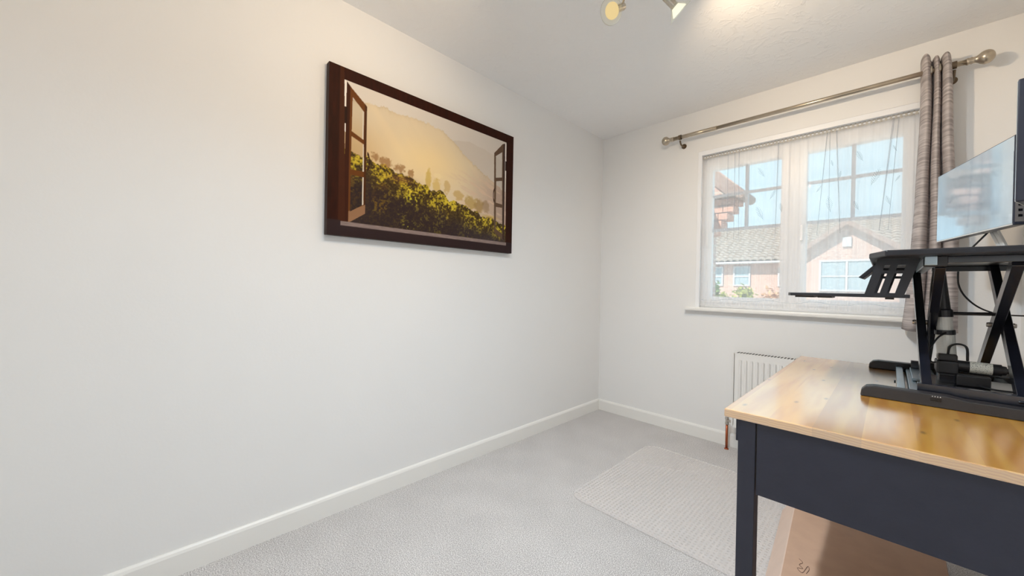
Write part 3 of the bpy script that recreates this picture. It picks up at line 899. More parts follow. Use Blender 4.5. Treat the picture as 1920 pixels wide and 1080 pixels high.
def paint(u, v):
    A = 1.5                                            # aspect, for square noise
    U = u * A
    def col(c): return np.array(c, float)[None, None, :]
    def mixc(img, c, m): return img * (1 - m[..., None]) + col(c) * m[..., None]
    img = np.ones(u.shape + (3,)) * col((216, 208, 198))
    img = mixc(img, (196, 186, 176), smooth(u, 0.3, 0.95) * 0.5)
    # far hill
    h2 = np.interp(u, [0.5, 0.60, 0.68, 0.79, 0.85, 0.95], [0.75, 0.80, 0.828, 0.808, 0.79, 0.74]) + 0.01 * (fbm(U, v * 0, 30, 5) - 0.5)
    img = mixc(img, (202, 191, 178), smooth(h2 - v, 0, 0.006) * 0.85)
    # main mountain
    hm = np.interp(u, [0, 0.05, 0.153, 0.222, 0.284, 0.33, 0.375, 0.44, 0.519, 0.576, 0.649, 0.72, 0.80, 0.95],
                   [0.80, 0.82, 0.835, 0.850, 0.838, 0.845, 0.853, 0.848, 0.834, 0.793, 0.711, 0.655, 0.60, 0.50])
    hm = hm + 0.018 * (fbm(U, v * 0, 60, 11, 3) - 0.5) + 0.014 * np.clip(fbm(U, v * 0, 150, 13, 2) - 0.5, 0, 1) * 2
    mm = smooth(hm - v, 0, 0.005)
    dpt = np.clip(hm - v, 0, 1)
    body = np.ones_like(img) * col((214, 199, 172))
    body = mixc(body, (168, 146, 110), np.exp(-dpt / 0.012) * 0.6)
    ray = fbm(U * 0.9 + v * 0.75, v * 0.12, 7, 21, 3)
    body = mixc(body, (222, 204, 172), smooth(ray, 0.35, 0.75) * 0.75)
    body = mixc(body, (196, 156, 100), smooth(0.34 - u, 0, 0.25) * smooth(0.80 - v, 0, 0.3) * 0.6)
    glow = np.exp(-(((u - 0.44) / 0.20) ** 2 + ((v - 0.57) / 0.17) ** 2))
    body = mixc(body, (242, 216, 162), glow * 0.85)
    body = mixc(body, (176, 150, 136), smooth(u, 0.60, 0.92) * smooth(0.72 - v, 0, 0.25) * 0.8)
    strat = fbm(U * 0.7, v * 3.0 + u * 1.2, 16, 31, 3)
    body = mixc(body, (214, 186, 160), smooth(strat, 0.52, 0.72) * smooth(u, 0.5, 0.7) * smooth(0.66 - v, 0, 0.2) * 0.7)
    img = img * (1 - mm[..., None]) + body * mm[..., None]
    # hazy middle trees
    for k, (tu, tv, rw, rh, c, a) in enumerate([(0.445, 0.46, 0.018, 0.075, (196, 160, 60), .55), (0.49, 0.43, 0.022, 0.06, (206, 170, 84), .55), (0.55, 0.43, 0.02, 0.05, (190, 152, 84), .5), (0.62, 0.39, 0.035, 0.04, (188, 152, 86), .6),
                                             (0.70, 0.36, 0.045, 0.05, (176, 146, 84), .75), (0.755, 0.345, 0.035, 0.06, (160, 130, 80), .75), (0.80, 0.35, 0.03, 0.05, (150, 124, 92), .6), (0.50, 0.50, 0.03, 0.02, (240, 220, 170), .5)]):
        d = ((u - tu) / rw) ** 2 + ((v - tv) / rh) ** 2 + 0.9 * (fbm(U, v, 40, 40 + k) - 0.5) * 2
        img = mixc(img, c, (1 - smooth(d, 0.4, 1.2)) * a)
    # foliage slope
    tt = np.interp(u, [0.0, 0.157, 0.227, 0.30, 0.34, 0.40, 0.436, 0.48, 0.525, 0.59, 0.655, 0.72, 0.76, 0.855, 1.0],
                   [0.53, 0.500, 0.478, 0.45, 0.447, 0.43, 0.405, 0.40, 0.385, 0.34, 0.325, 0.30, 0.285, 0.262, 0.22])
    tt = tt + 0.05 * (fbm(U, v * 0, 26, 51, 3) - 0.5)
    fol = smooth(tt - v, 0, 0.008)
    dd = np.clip(tt - v, 0, 1)
    n1 = fbm(U, v, 17, 61, 5); n2 = fbm(U + 3, v, 95, 71, 3); n3 = fbm(U + 7, v, 9, 81, 3)
    F = np.ones_like(img) * col((84, 66, 34))
    lit = smooth(n1 + 0.9 * (n2 - 0.5) + 0.30 * (n3 - 0.5) - 1.0 * np.clip(dd - 0.05, 0, 1), 0.40, 0.62)
    F = mixc(F, (172, 152, 40), lit * 0.9)
    F = mixc(F, (226, 200, 66), smooth(n2 + 0.8 * (n1 - 0.5) - 1.2 * dd, 0.52, 0.75) * 0.8)
    F = mixc(F, (40, 30, 20), smooth(0.46 - n2 - 0.5 * (n1 - 0.5), 0, 0.14) * 0.5)
    F = mixc(F, (150, 98, 30), smooth(n3, 0.52, 0.70) * smooth(0.36 - u, 0, 0.2) * 0.6)
    F = mixc(F, (214, 160, 26), smooth(n1, 0.45, 0.62) * np.exp(-(((u - 0.20) / 0.07) ** 2 + ((v - 0.24) / 0.06) ** 2)) * 0.9)
    F = mixc(F, (50, 38, 38), smooth(dd, 0.09, 0.21) * (0.62 + 0.38 * smooth(0.7 - n2, 0.0, 0.35)))
    F = mixc(F, (66, 58, 66), smooth(u, 0.4, 0.95) * smooth(dd, 0.04, 0.2) * 0.6)
    F = mixc(F, (170, 164, 50), smooth(n2, 0.60, 0.70) * np.exp(-(((u - 0.345) / 0.035) ** 2 + ((v - 0.115) / 0.03) ** 2)) * 0.9)
    F = mixc(F, (214, 204, 50), smooth(n2, 0.50, 0.62) * np.exp(-(((u - 0.37) / 0.04) ** 2 + ((v - 0.30) / 0.03) ** 2)) * 0.9)
    img = img * (1 - fol[..., None]) + F * fol[..., None]
    terr = np.exp(-(((u - 0.31) / 0.06) ** 2 + ((v - 0.415) / 0.022) ** 2)); img = mixc(img, (110, 72, 48), terr * (0.5 + 0.5 * smooth(np.sin(v * 420 + u * 40), -0.2, 0.6)))
    fld = np.exp(-(((u - 0.83) / 0.05) ** 2 + ((v - 0.275) / 0.012) ** 2)); img = mixc(img, (196, 164, 88), fld * 0.85)
    for tu, tv, rw, rh in ((0.235, 0.50, 0.032, 0.035), (0.30, 0.485, 0.030, 0.032), (0.355, 0.468, 0.018, 0.034), (0.185, 0.52, 0.02, 0.03)):
        d = ((u - tu) / rw) ** 2 + ((v - tv) / rh) ** 2 + 1.2 * (fbm(U, v, 70, 90) - 0.5) * 2
        img = mixc(img, (146, 104, 62), (1 - smooth(d, 0.1, 1.2)) * 0.7)
    # open casements
    def inpoly(P):
        m = np.zeros(u.shape, bool)
        for (x0, y0), (x1, y1) in zip(P, P[1:] + P[:1]):
            c = ((y0 > v) != (y1 > v)) & (u < (x1 - x0) * (v - y0) / (y1 - y0 + 1e-12) + x0)
            m ^= c
        return m
    scene_img = img.copy()
    img[inpoly([(0.055, 0.93), (0.070, 0.925), (0.072, 0.62), (0.060, 0.62)])] = (236, 230, 222)
    L = [(0.066, 0.925), (0.085, 0.895), (0.149, 0.815), (0.148, 0.150), (0.088, 0.088), (0.066, 0.085)]
    m = inpoly(L)
    img[m] = (104, 60, 24)
    img[inpoly([(0.066, 0.925), (0.080, 0.902), (0.079, 0.088), (0.060, 0.085)])] = (58, 26, 12)
    img[inpoly([(0.139, 0.83), (0.149, 0.815), (0.148, 0.150), (0.141, 0.145)])] = (74, 42, 20)
    img[inpoly([(0.080, 0.15), (0.148, 0.205), (0.148, 0.150), (0.088, 0.088), (0.080, 0.085)])] = (146, 108, 78)
    for P in ([(0.090, 0.842), (0.137, 0.775), (0.136, 0.603), (0.088, 0.635)], [(0.088, 0.605), (0.138, 0.575), (0.140, 0.408), (0.086, 0.405)], [(0.087, 0.372), (0.139, 0.372), (0.140, 0.204), (0.087, 0.150)]):
        q = inpoly(P); img[q] = scene_img[q] * 0.94
        x1 = max(p[0] for p in P); q2 = q & (u > x1 - 0.006); img[q2] = (214, 206, 190)
    R = [(0.932, 0.915), (0.916, 0.905), (0.854, 0.806), (0.862, 0.160), (0.925, 0.105), (0.936, 0.105)]
    img[inpoly(R)] = (96, 74, 58)
    img[inpoly([(0.934, 0.915), (0.922, 0.908), (0.926, 0.11), (0.938, 0.105)])] = (62, 44, 38)
    for P in ([(0.866, 0.785), (0.913, 0.836), (0.915, 0.625), (0.869, 0.608)], [(0.872, 0.580), (0.916, 0.597), (0.919, 0.400), (0.872, 0.404)], [(0.873, 0.369), (0.920, 0.372), (0.924, 0.155), (0.876, 0.188)]):
        q = inpoly(P); img[q] = scene_img[q] * 0.95
        x0 = min(p[0] for p in P)
    img[inpoly([(0.936, 0.915), (0.944, 0.920), (0.948, 0.63), (0.941, 0.63)])] = (226, 220, 214)
    for hx, hy in ((0.153, 0.475), (0.862, 0.46)):
        d = np.sqrt(((u - hx) * 1.5 / 0.014) ** 2 + ((v - hy) / 0.05) ** 2)
        img[(np.abs(d - 1) < 0.22) & ((u > hx) if hx < 0.5 else (u < hx))] = (54, 32, 22)
    img[(u > 0.056) & (u < 0.07) & (np.abs(v - 0.72) < 0.05)] = (40, 20, 12)
    img[(u > 0.938) & (u < 0.948) & (np.abs(v - 0.73) < 0.04)] = (48, 36, 32)
    # surrounding printed frame and sill
    fr = (u < 0.056 + 0.012 * (1 - v)) | (u > 0.944 + 0.006 * (1 - v)) | (v > 0.928)
    img[fr] = (46, 18, 8)
    wn_ = fbm(U * 6, v, 12, 99, 3)
    img[fr] *= (0.85 + 0.35 * wn_[fr])[:, None]
    q = (u < 0.056 + 0.012 * (1 - v)) & (u > 0.040); img[q] = (66, 32, 16)
    s = v < 0.085
    img[s] = (136, 118, 112); img[s] *= (0.85 + 0.3 * fbm(U, v * 8, 30, 120)[s])[:, None]
    img[(v < 0.060) | ((u < 0.05) & (v < 0.09)) | ((u > 0.955) & (v < 0.09))] = (48, 34, 34)  # lower frame greyer, with room glare put into the print colour
    return np.clip(img, 0, 255)


PU, PV = 600, 400
uu, vv = np.meshgrid(np.linspace(0, 1, PU), np.linspace(0, 1, PV))
rgb = sum(paint(np.clip(uu + ox / (2.2 * PU), 0, 1), np.clip(vv + oy / (2.2 * PV), 0, 1)) for ox, oy in ((-.5, -.5), (.5, .5))) / (2 * 255.0)
rgbl = np.where(rgb <= 0.04045, rgb / 12.92, ((rgb + 0.055) / 1.055) ** 2.4)
me = bpy.data.meshes.new('print')
co = np.zeros((PU * PV, 3), np.float32)
e_ = 0.0015
co[:, 0] = 0.0345
co[:, 1] = (CY0 + e_ + (CY1 - CY0 - 2 * e_) * uu).ravel()
co[:, 2] = (CZ0 + e_ + (CZ1 - CZ0 - 2 * e_) * vv).ravel()
co -= np.array(can.location, np.float32)
idx = (np.arange(PV - 1)[:, None] * PU + np.arange(PU - 1)[None, :]).ravel()
quads = np.stack([idx, idx + 1, idx + 1 + PU, idx + PU], 1)
me.vertices.add(PU * PV); me.vertices.foreach_set('co', co.ravel())
me.loops.add(quads.size); me.loops.foreach_set('vertex_index', quads.ravel().astype(np.int32))
me.polygons.add(len(quads)); me.polygons.foreach_set('loop_start', (np.arange(len(quads)) * 4).astype(np.int32))
me.update(calc_edges=True); me.validate()
at = me.color_attributes.new('print_ink', 'FLOAT_COLOR', 'POINT')
at.data.foreach_set('color', np.concatenate([rgbl.reshape(-1, 3), np.ones((PU * PV, 1))], 1).astype(np.float32).ravel())
pm = mat('canvas_print', (1, 1, 1, 1), 0.55, spec=0.1, bump=(900, 0.05))
n_, b_ = nodes_of(pm)
ca = n_.nodes.new('ShaderNodeVertexColor'); ca.layer_name = 'print_ink'
n_.links.new(ca.outputs[0], b_.inputs['Base Color'])
link('print', me, pm, can, False, 0)

# ------------------------------------------------------------------ ceiling spotlight
LC = Vector((1.085, -1.92, 2.33))
lamp = thing('ceiling_spotlight', LC, 'chrome ceiling spotlight with glass shades and lit bulbs', 'ceiling light')
b = nb(); lathe(b, LC + Vector((0, 0, 0.02)), (0, 0, -1), [(0, 0.055), (0.018, 0.055), (0.024, 0.048), (0.024, 0)], 32); part('ceiling_plate', b, MT['chrome'], lamp)
b = nb(); cyl(b, (LC.x, -1.50, 2.302), (LC.x, -2.38, 2.302), 0.009, 14); part('spot_bar', b, MT['chrome'], lamp, smooth=True)  # runs on out of view to carry the added heads
# position, aim, place on the bar, (energy, colour, cone)
heads = [((0.985, -1.466, 2.212), (-0.11, -0.81, -0.58), -1.52, (WARM_ENERGY * 0.5, WARM_COLOR, 150, 0.8)), ((1.128, -1.335, 2.240), (0.40, 0.56, -0.55), -1.51, (WARM_ENERGY * 1.7, WARM_COLOR, 179, 0.9)),
         ((1.150, -1.780, 2.225), (0.18, 0.34, -0.90), -1.78, (COOL_ENERGY * 1.12, COOL_COLOR, 165, 1.0)), ((1.020, -2.060, 2.225), (-0.70, -0.35, -0.45), -2.06, (WARM_ENERGY * 0.8, WARM_COLOR, 165, 0.6)),  # unseen heads from this row on, added for cool and warm fill light
         ((1.130, -2.340, 2.225), (0.10, -0.12, -0.95), -2.34, (COOL_ENERGY * 1.15, COOL_COLOR, 160, 1.0))]
for hp_, hd, by, (en, lc_, cone, blend) in heads:
    P = Vector(hp_); D = Vector(hd).normalized()
    b = nb()
    tube(b, [Vector((LC.x, by, 2.300)), Vector((LC.x, by, 2.298)).lerp(P, 0.5) + Vector((0, 0, 0.012)), P - D * 0.012], 0.005, 8, 6)
    arm = part('arm', b, MT['chrome'], lamp, smooth=True)
    b = nb(); lathe(b, P - D * 0.022, D, [(0, 0), (0, 0.013), (0.002, 0.015), (0.060, 0.015), (0.060, 0)], 20)
    part('lamp_holder', b, MT['chrome'], arm, smooth=False)
    b = nb(); lathe(b, P + D * 0.030, D, [(0, 0.0155), (0.012, 0.022), (0.030, 0.040), (0.040, 0.048), (0.042, 0.050), (0.041, 0.047)], 28, caps=False)
    part('glass_shade', b, MT['lampglass'], arm, smooth=True)
    b = nb(); lathe(b, P + D * 0.036, D, [(0, 0.013), (0.014, 0.022), (0.026, 0.030), (0.030, 0.030), (0.031, 0)], 24)
    part('bulb', b, MT['bulbface'] if hp_[0] < 1.0 else MT['bulb'], arm, smooth=True)
    ld = bpy.data.lights.new('bulb_light', 'SPOT')
    ld.energy = en; ld.color = lc_; ld.spot_size = math.radians(cone); ld.spot_blend = blend; ld.shadow_soft_size = 0.035
    lo = bpy.data.objects.new('bulb_light', ld); C.objects.link(lo)
    lo.location = P + D * 0.085 - LC
    lo.rotation_euler = D.to_track_quat('-Z', 'Y').to_euler()
    lo.parent = lamp

# ------------------------------------------------------------------ chair mat
b = nb()
mx0, mx1, my0, my1, rr = 0.652, 1.86, -1.305, -0.40, 0.07
pts = []
for cx_, cy_, a0 in ((mx1 - rr, my1 - rr, 0), (mx0 + rr, my1 - rr, 90), (mx0 + rr, my0 + rr, 180), (mx1 - rr, my0 + rr, 270)):
    for k in range(7):
        a = math.radians(a0 + 15 * k); pts.append((cx_ + rr * math.cos(a), cy_ + rr * math.sin(a), 0.004))
prism(b, pts, (0, 0, 0.002))
o = part('chair_mat', b, MT['mat'], origin=(1.25, -0.86, 0.004))
tag(o, 'clear plastic chair mat with rounded corners lying on the carpet', 'chair mat')

# ------------------------------------------------------------------ desk
DX0, DX1, DY0, DY1, DZ = 1.488, 2.175, -1.775, -0.612, 0.75
desk = thing('desk', ((DX0 + DX1) / 2, (DY0 + DY1) / 2, 0), 'dark blue grey desk with a lacquered pine top', 'desk')
bx('tabletop', (DX0, DY0, DZ - 0.021), (DX1, DY1, DZ), MT['pine'], desk, bevel=0.0025, label='honey coloured pine top')
LW = 0.042
for x in (1.519, 2.118):
    for y in (-1.768, -0.660):
        b = nb(); box(b, (x, y, 0.008), (x + LW - 0.004, y + LW, DZ - 0.0212))
        part('leg', b, MT['navy'], desk, bevel=0.0015)
for y in (-1.766, -0.640):
    bx('side_panel', (1.5605, y, 0.551), (2.1165, y + 0.020, DZ - 0.0212), MT['navy'], desk)
bx('front_rail', (1.5135, -1.764, 0.672), (1.5185, -0.622, DZ - 0.022), MT['navy'], desk)
for k in range(2):
    y0 = -1.722 + k * 0.534
    d_ = bx('drawer_front', (1.520, y0, 0.560), (1.540, y0 + 0.528, 0.668), MT['navy'], desk, bevel=0.002)
    b = nb(); lathe(b, (1.520, y0 + 0.264, 0.615), (-1, 0, 0), [(0, 0.006), (0.012, 0.006), (0.016, 0.014), (0.024, 0.013), (0.026, 0)], 16); part('knob', b, MT['black'], d_)
bx('back_panel', (2.125, -1.724, 0.50), (2.140, -0.662, DZ - 0.0212), MT['navy'], desk)

# ------------------------------------------------------------------ storage box under the desk
bxo = thing('storage_box', (1.72, -1.1, 0.006), 'shallow brown cardboard box lying on the chair mat under the desk', 'box')
b = nb()
ly0, ly1 = -1.60, -0.655
lo_ = [(1.507, ly0, 0.007), (1.955, ly0, 0.007), (1.958, ly1, 0.007), (1.437, ly1, 0.007)]
hi_ = [(1.560, ly0 + 0.03, 0.100), (1.940, ly0 + 0.03, 0.100), (1.943, ly1 - 0.03, 0.100), (1.494, ly1 - 0.03, 0.100)]
va = [b.verts.new(p) for p in lo_]; vb2 = [b.verts.new(p) for p in hi_]
b.faces.new(list(reversed(va))); 
for i in range(4): b.faces.new((va[i], va[(i + 1) % 4], vb2[(i + 1) % 4], vb2[i]))
b.faces.new(vb2)
part('box_body', b, MT['cardedge'], bxo, bevel=0.004)
b = nb(); prism(b, [(1.562, ly0 + 0.035, 0.1004), (1.938, ly0 + 0.035, 0.1004), (1.941, ly1 - 0.035, 0.1004), (1.497, ly1 - 0.035, 0.1004)], (0, 0, 0.0012)); part('lid', b, MT['card'], bxo)
b = nb(); tube(b, [(1.573, -1.175, 0.1022), (1.585, -1.19, 0.1022), (1.578, -1.21, 0.1022), (1.590, -1.225, 0.1022), (1.576, -1.235, 0.1022), (1.592, -1.25, 0.1022), (1.600, -1.20, 0.1022), (1.606, -1.215, 0.1022), (1.602, -1.245, 0.1022)], 0.0008, 5, 5)
part('handwriting', b, MT['ink'], bxo, label='faint handwritten mark')

# ------------------------------------------------------------------ standing desk converter
conv = thing('desk_converter', (1.95, -1.0, DZ), 'black electric standing desk converter on the pine desktop', 'desk riser')
for y0, near in ((-1.325, 1), (-0.735, 0)):
    b = nb()
    yy = y0
    poly = [(1.728, yy, DZ + 0.0005), (1.730, yy, DZ + 0.018), (1.740, yy, DZ + 0.030), (1.756, yy, DZ + 0.034), (1.90, yy, DZ + 0.034), (1.93, yy, DZ + 0.029), (2.165, yy, DZ + 0.029), (2.165, yy, DZ + 0.0005)]
    prism(b, poly, (0, 0.040, 0))
    foot = part('foot', b, MT['plastic'], conv, bevel=0.003)
    if near:
        bx('display', (1.868, y0 - 0.0012, DZ + 0.017), (1.888, y0 + 0.002, DZ + 0.025), MT['lcd'], foot)
        for k in range(4):
            b = nb(); x = 1.8705 + 0.0048 * k
            prism(b, [(x, y0 - 0.0010, DZ + 0.0285), (x + 0.0024, y0 - 0.0010, DZ + 0.0285), (x + 0.0012, y0 - 0.0010, DZ + 0.0312)], (0, 0.0012, 0))
            part('button_icon', b, MT['icon'], foot)
# base cross rails (plates)
for x0, x1, z0, z1 in ((1.806, 1.824, 0.752, 0.771), (1.832, 1.852, 0.752, 0.765), (2.045, 2.065, 0.752, 0.768)):
    bx('cross_rail', (x0, -1.286, z0), (x1, -0.734, z1), MT['glintsteel'], conv, bevel=0.0015)
bx('rail_plate', (1.842, -1.02, 0.766), (1.900, -0.76, 0.775), MT['glintsteel'], conv, bevel=0.002)
for y in (-1.262, -0.762):
    bx('base_beam', (1.845, y - 0.012, 0.776), (2.10, y + 0.012, 0.802), MT['steel'], conv, bevel=0.0015)
b = nb(); lathe(b, (1.804, -1.06, 0.762), (-1, 0, 0), [(0, 0.005), (0.004, 0.005), (0.004, 0)], 10); part('bolt', b, MT['black'], conv)
# scissor legs
legs = [((1.864, -1.255, 0.782), (1.854, -0.745, 1.142)), ((1.884, -1.250, 1.136), (1.884, -0.750, 0.79)),
        ((2.014, -1.262, 1.140), (2.016, -0.740, 0.792)), ((2.030, -1.258, 0.782), (2.038, -0.740, 1.150))]
for p0, p1 in legs:
    b = nb(); bar(b, p0, p1, 0.012, 0.032, (1, 0, 0))
    # flat strip: thin along x, wide in the y-z plane
    b.free(); b = nb()
    P0, P1 = Vector(p0), Vector(p1); d = (P1 - P0).normalized(); s = Vector((1, 0, 0)); t = d.cross(s).normalized()
    vs = []
    for p in (P0 - d * 0.012, P1 + d * 0.012):
        for a, c in ((-1, -1), (1, -1), (1, 1), (-1, 1)):
            vs.append(b.verts.new(p + s * a * 0.0105 + t * c * 0.017))
    for f in ((3, 2, 1, 0), (4, 5, 6, 7), (0, 1, 5, 4), (1, 2, 6, 5), (2, 3, 7, 6), (3, 0, 4, 7)): b.faces.new([vs[i] for i in f])
    leg = part('scissor_leg', b, MT['steel'], conv, bevel=0.0015)
    for q in (P0.lerp(P1, 0.5),):
        b = nb(); lathe(b, q + Vector((-0.019, 0, 0)), (1, 0, 0), [(0, 0), (0, 0.006), (0.004, 0.0075), (0.034, 0.0075), (0.038, 0.006), (0.038, 0)], 12)
        part('pivot_bolt', b, MT['brass'], leg)
b = nb(); cyl(b, (1.902, -1.0, 0.995), (2.014, -1.0, 0.999), 0.0055, 10); part('cross_rod', b, MT['black'], conv)
# actuator and motor
b = nb(); lathe(b, (1.918, -1.01, 0.845), (-0.060, 0.0, 1.0), [(0, 0.0215), (0.082, 0.0215), (0.083, 0.0180), (0.145, 0.0180)], 20)
part('actuator', b, MT['grey'], conv, smooth=False, label='light grey actuator tube')
b = nb(); lathe(b, (1.9125, -1.01, 0.928), (-0.06, 0, 1), [(0, 0.0217), (0, 0.0232), (0.014, 0.0232), (0.014, 0.0217)], 20, caps=False); part('actuator_band', b, MT['black'], conv)
b = nb(); lathe(b, (1.9095, -1.01, 0.984), (-0.06, 0, 1), [(0, 0.0182), (0.0, 0.0205), (0.022, 0.0205), (0.026, 0.016), (0.15, 0.010)], 20); part('actuator_cap', b, MT['black'], conv, smooth=False)
b = nb(); box(b, (1.893, -1.05, 0.806), (1.940, -0.97, 0.846)); box(b, (1.896, -1.045, 0.846), (1.938, -0.985, 0.868)); part('gearbox', b, MT['plastic'], conv, bevel=0.005)
b = nb(); box(b, (1.898, -1.045, 0.776), (1.936, -0.975, 0.806)); part('gearbox_mount', b, MT['steel'], conv, bevel=0.003)
b = nb(); lathe(b, (1.938, -1.03, 0.834), (1, 0, -0.02), [(0, 0.017), (0.085, 0.017), (0.085, 0.014), (0.094, 0.013), (0.094, 0.008), (0.103, 0.007), (0.103, 0)], 20); motor = part('motor', b, MT['plastic'], conv, smooth=False)


def label_mat():
    m = mat('printed_label', lin(236, 232, 218), 0.5)
    n, b = nodes_of(m)
    co_ = n.nodes.new('ShaderNodeTexCoord'); mp = n.nodes.new('ShaderNodeMapping'); mp.inputs['Scale'].default_value = (900, 60, 420)
    n.links.new(co_.outputs['Object'], mp.inputs[0])
    t = n.nodes.new('ShaderNodeTexNoise'); t.inputs['Scale'].default_value = 1.0; n.links.new(mp.outputs[0], t.inputs['Vector'])
    r = n.nodes.new('ShaderNodeValToRGB'); r.color_ramp.elements[0].position = 0.36; r.color_ramp.elements[0].color = (0.10, 0.10, 0.09, 1); r.color_ramp.elements[1].position = 0.42; r.color_ramp.elements[1].color = lin(236, 232, 218)
    n.links.new(t.outputs[0], r.inputs[0]); n.links.new(r.outputs[0], b.inputs['Base Color'])
    return m


b = nb(); lathe(b, (1.962, -1.03, 0.8335), (1, 0, -0.02), [(0, 0.0172), (0, 0.0175), (0.044, 0.0175), (0.044, 0.0172)], 20, caps=False)
part('motor_label', b, label_mat(), motor, smooth=False, label='white printed label around the motor')
b = nb(); box(b, (1.934, -1.075, 0.779), (2.000, -1.045, 0.812)); part('control_box', b, MT['plastic'], conv, bevel=0.003)
b = nb(); box(b, (1.86, -1.12, 0.772), (2.06, -0.90, 0.778)); part('base_tray', b, MT['steel'], conv, bevel=0.002)
# platform
PZ0, PZ1 = 1.162, 1.180
b = nb()
prism(b, [(1.775, -1.345, PZ0), (1.738, -1.24, PZ0), (1.733, -0.70, PZ0), (1.762, -0.58, PZ0), (1.80, -0.555, PZ0), (2.165, -0.555, PZ0), (2.165, -1.345, PZ0)], (0, 0, PZ1 - PZ0))
part('platform', b, MT['black'], conv, bevel=0.004)
bx('platform_rail', (1.852, -1.31, 1.136), (1.876, -0.62, 1.1618), MT['glintsteel'], conv, bevel=0.002)
bx('rail_end_block', (1.852, -1.300, 1.1335), (1.895, -1.255, 1.1615), MT['plastic'], conv, bevel=0.002)
for y in (-1.262, -0.70):
    bx('upper_beam', (1.896, y - 0.012, 1.143), (2.13, y + 0.012, 1.1617), MT['steel'], conv, bevel=0.0015)
# keyboard tray with slotted side plates
b = nb()
prism(b, [(1.534, -1.22, 1.0430), (1.540, -1.235, 1.0430), (1.828, -1.235, 1.0430), (1.828, -0.67, 1.0430), (1.540, -0.67, 1.0430), (1.528, -0.69, 1.0430), (1.528, -1.20, 1.0430)], (0, 0, 0.0105))
tray = part('keyboard_tray', b, MT['black'], conv, bevel=0.0015)
for x0, x1 in ((1.548, 1.600), (1.610, 1.648), (1.775, 1.795)):
    bx('tray_clip', (x0, -1.20, 1.0375), (x1, -1.10, 1.0432), MT['plastic'], tray)


def slotted_plate(y, name, cols):
    """side plate in an x-z plane with two slots and two keyholes"""
    z0, z1 = 1.0458, 1.1612
    xl0, xl1, xr0, xr1 = 1.727, 1.757, 1.814, 1.848
    L_ = lambda z: xl0 + (xl1 - xl0) * (z - z0) / (z1 - z0)
    b = nb()
    def strip(f0, f1, za, zb):
        def X(f, z): return L_(z) + f * (xr0 - xl0)
        prism(b, [(X(f0, za), y, za), (X(f1, za), y, za), (X(f1, zb), y, zb), (X(f0, zb), y, zb)], (0, 0.005, 0))
    rows_ = [z0, z0 + 0.012, z0 + 0.071, z0 + 0.081, z0 + 0.097, z1]
    strip(0, 1, rows_[0], rows_[1])
    for a, c in cols: strip(a, c, rows_[1], rows_[2])
    strip(0, 1, rows_[2], rows_[3])
    for a, c in cols: strip(a, c, rows_[3], rows_[4])
    strip(0, 1, rows_[4], rows_[5])
    # flared rear edge
    prism(b, [(L_(z0) + (xr0 - xl0), y, z0), (L_(z0 + 0.012) + (xr0 - xl0), y, z0 + 0.012), (xr1, y, z1), (L_(z1) + (xr0 - xl0), y, z1)], (0, 0.005, 0))
    part(name, b, MT['black'], conv)


slotted_plate(-1.237, 'tray_side_plate', ((0, .24), (.38, .56), (.76, 1)))
slotted_plate(-0.672, 'tray_side_plate', ((0, .20), (.52, .60), (.90, 1)))
b = nb(); prism(b, [(1.700, -0.93, 1.115), (1.712, -0.93, 1.110), (1.752, -0.93, 1.150), (1.752, -0.93, 1.1615), (1.742, -0.93, 1.1615)], (0, 0.16, 0)); part('grip_flap', b, MT['black'], conv, bevel=0.0015)
# cables of the riser
for pts_, r in (([(1.918, -1.03, 0.866), (1.922, -1.035, 0.892), (1.938, -1.04, 0.902), (1.955, -1.04, 0.893), (1.958, -1.035, 0.852)], 0.0032),
                ([(1.873, -1.24, 1.13), (1.872, -1.16, 1.06), (1.876, -1.08, 1.0), (1.874, -1.10, 0.90), (1.880, -1.06, 0.845), (1.896, -1.03, 0.838)], 0.0022),
                ([(1.913, -1.032, 0.935), (1.895, -1.05, 0.918), (1.878, -1.07, 0.885)], 0.0025),
                ([(1.95, -1.05, 0.790), (2.0, -1.09, 0.782), (2.06, -1.08, 0.782), (2.12, -1.05, 0.782)], 0.003)):
    b = nb(); tube(b, pts_, r, 6, 8); part('cable', b, MT['cable'], conv, smooth=True)


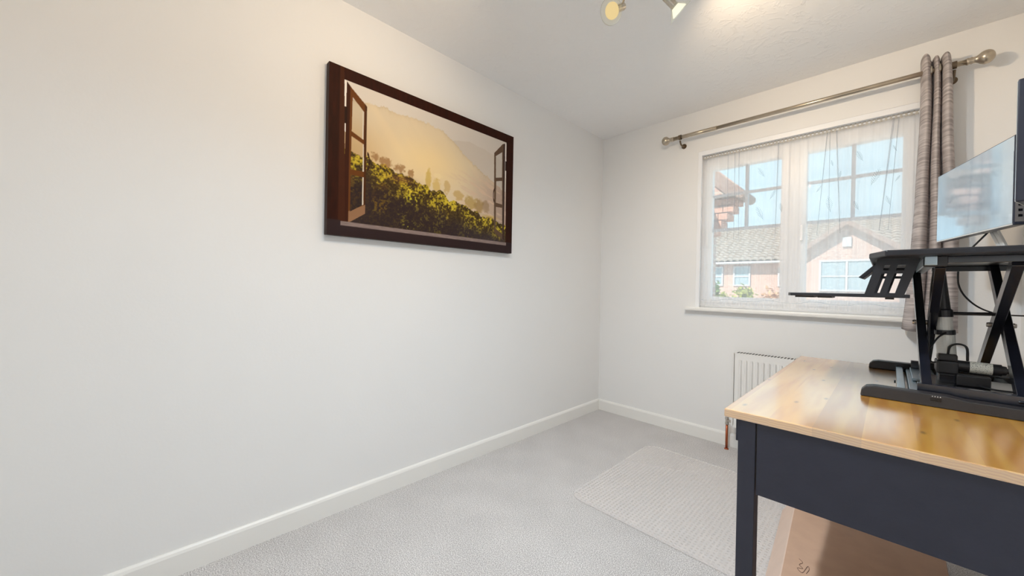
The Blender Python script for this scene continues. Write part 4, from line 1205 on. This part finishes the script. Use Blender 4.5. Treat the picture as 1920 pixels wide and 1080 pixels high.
# ------------------------------------------------------------------ monitors
def monitor(name, far, near, z0, z1, th, stand, label, outer):
    F = Vector((far[0], far[1], 0)); N = Vector((near[0], near[1], 0)); d = (F - N).normalized()
    nrm = Vector((-d.y, d.x, 0))                     # towards the seat (-x)
    if nrm.x > 0: nrm = -nrm
    mid = (F + N) / 2
    t = thing(name, (mid.x, mid.y, PZ1), label, 'monitor')
    def P(p, z, o): return (p.x - nrm.x * o, p.y - nrm.y * o, z)
    b = nb(); prism(b, [P(N, z0, 0.001), P(F, z0, 0.001), P(F, z1, 0.001), P(N, z1, 0.001)], -nrm * th); part('shell', b, MT['monback'], t, bevel=0.003)
    fi = d * 0.004
    b = nb(); prism(b, [P(N + fi, z0 + 0.006, 0.0), P(F - fi, z0 + 0.006, 0.0), P(F - fi, z1 - 0.004, 0.0), P(N + fi, z1 - 0.004, 0.0)], -nrm * 0.0012)
    part('screen', b, MT['screen'], t)
    b = nb(); prism(b, [P(N + fi, z0 + 0.001, 0.0), P(F - fi, z0 + 0.001, 0.0), P(F - fi, z0 + 0.0055, 0.0), P(N + fi, z0 + 0.0055, 0.0)], -nrm * 0.0014)
    part('lower_bezel', b, MT['silver'], t)
    # side edge strip with ports
    if outer:
     b = nb(); e1 = N - d * 0.0006
     prism(b, [P(e1, z0 + 0.01, 0.004), P(e1, z0 + 0.10, 0.004), P(e1, z0 + 0.10, th - 0.004), P(e1, z0 + 0.01, th - 0.004)], d * 0.0008); side = part('side_edge', b, MT['monside'], t)
     for k in range(4):
        zc = z0 + 0.026 + 0.018 * k
        b = nb(); e2 = N - d * 0.0012
        prism(b, [P(e2, zc, th * 0.35), P(e2, zc + 0.008, th * 0.35), P(e2, zc + 0.008, th * 0.65), P(e2, zc, th * 0.65)], d * 0.0008); part('port', b, MT['lcd'], side)
    # stand: foot plate and two silver struts rising to the shell
    S = Vector((stand[0], stand[1], 0))
    b = nb(); c1 = S - nrm * 0.03
    prism(b, [(c1.x - 0.075, c1.y - 0.10, PZ1 + 0.0005), (c1.x + 0.065, c1.y - 0.10, PZ1 + 0.0005), (c1.x + 0.065, c1.y + 0.10, PZ1 + 0.0005), (c1.x - 0.075, c1.y + 0.10, PZ1 + 0.0005)], (0, 0, 0.006)); part('stand_base', b, MT['silver'], t, bevel=0.003)
    for q in (-0.012, 0.012):
        b = nb(); bar(b, Vector((S.x, S.y, PZ1 + 0.005)) - nrm * 0.035 + d * q, Vector((mid.x, mid.y, z0 + 0.10)) - nrm * (th + 0.004) + d * q, 0.012, 0.012); part('stand_strut', b, MT['silver'], t, bevel=0.002)
    return t


monitor('monitor', (1.926, -0.330), (2.063, -0.840), 1.287, 1.582, 0.030, (2.05, -0.66), 'slim monitor on the riser with window reflections on its screen', 1)
monitor('monitor', (2.135, -0.93), (1.985, -1.42), 1.274, 1.557, 0.028, (2.085, -1.19), 'dark monitor at the right edge of the view', 0)

# ------------------------------------------------------------------ loose cables behind the monitors
b = nb(); tube(b, [(2.045, -0.585, 1.30), (1.985, -0.55, 1.20), (1.975, -0.53, 1.12), (1.99, -0.52, 1.06), (2.03, -0.50, 1.01), (2.08, -0.48, 0.985), (2.14, -0.46, 0.98), (2.195, -0.45, 0.985)], 0.003, 6, 8)
tag(part('monitor_cable', b, MT['cable'], smooth=True), 'thin black cable hanging behind the desk riser', 'cable')
b = nb(); tube(b, [(2.10, -0.80, 1.33), (2.118, -0.77, 1.30), (2.14, -0.74, 1.255), (2.16, -0.72, 1.20)], 0.003, 6, 8)
tag(part('monitor_cable', b, MT['cable'], smooth=True), 'short black cable dropping from the slim monitor to the riser platform', 'cable')
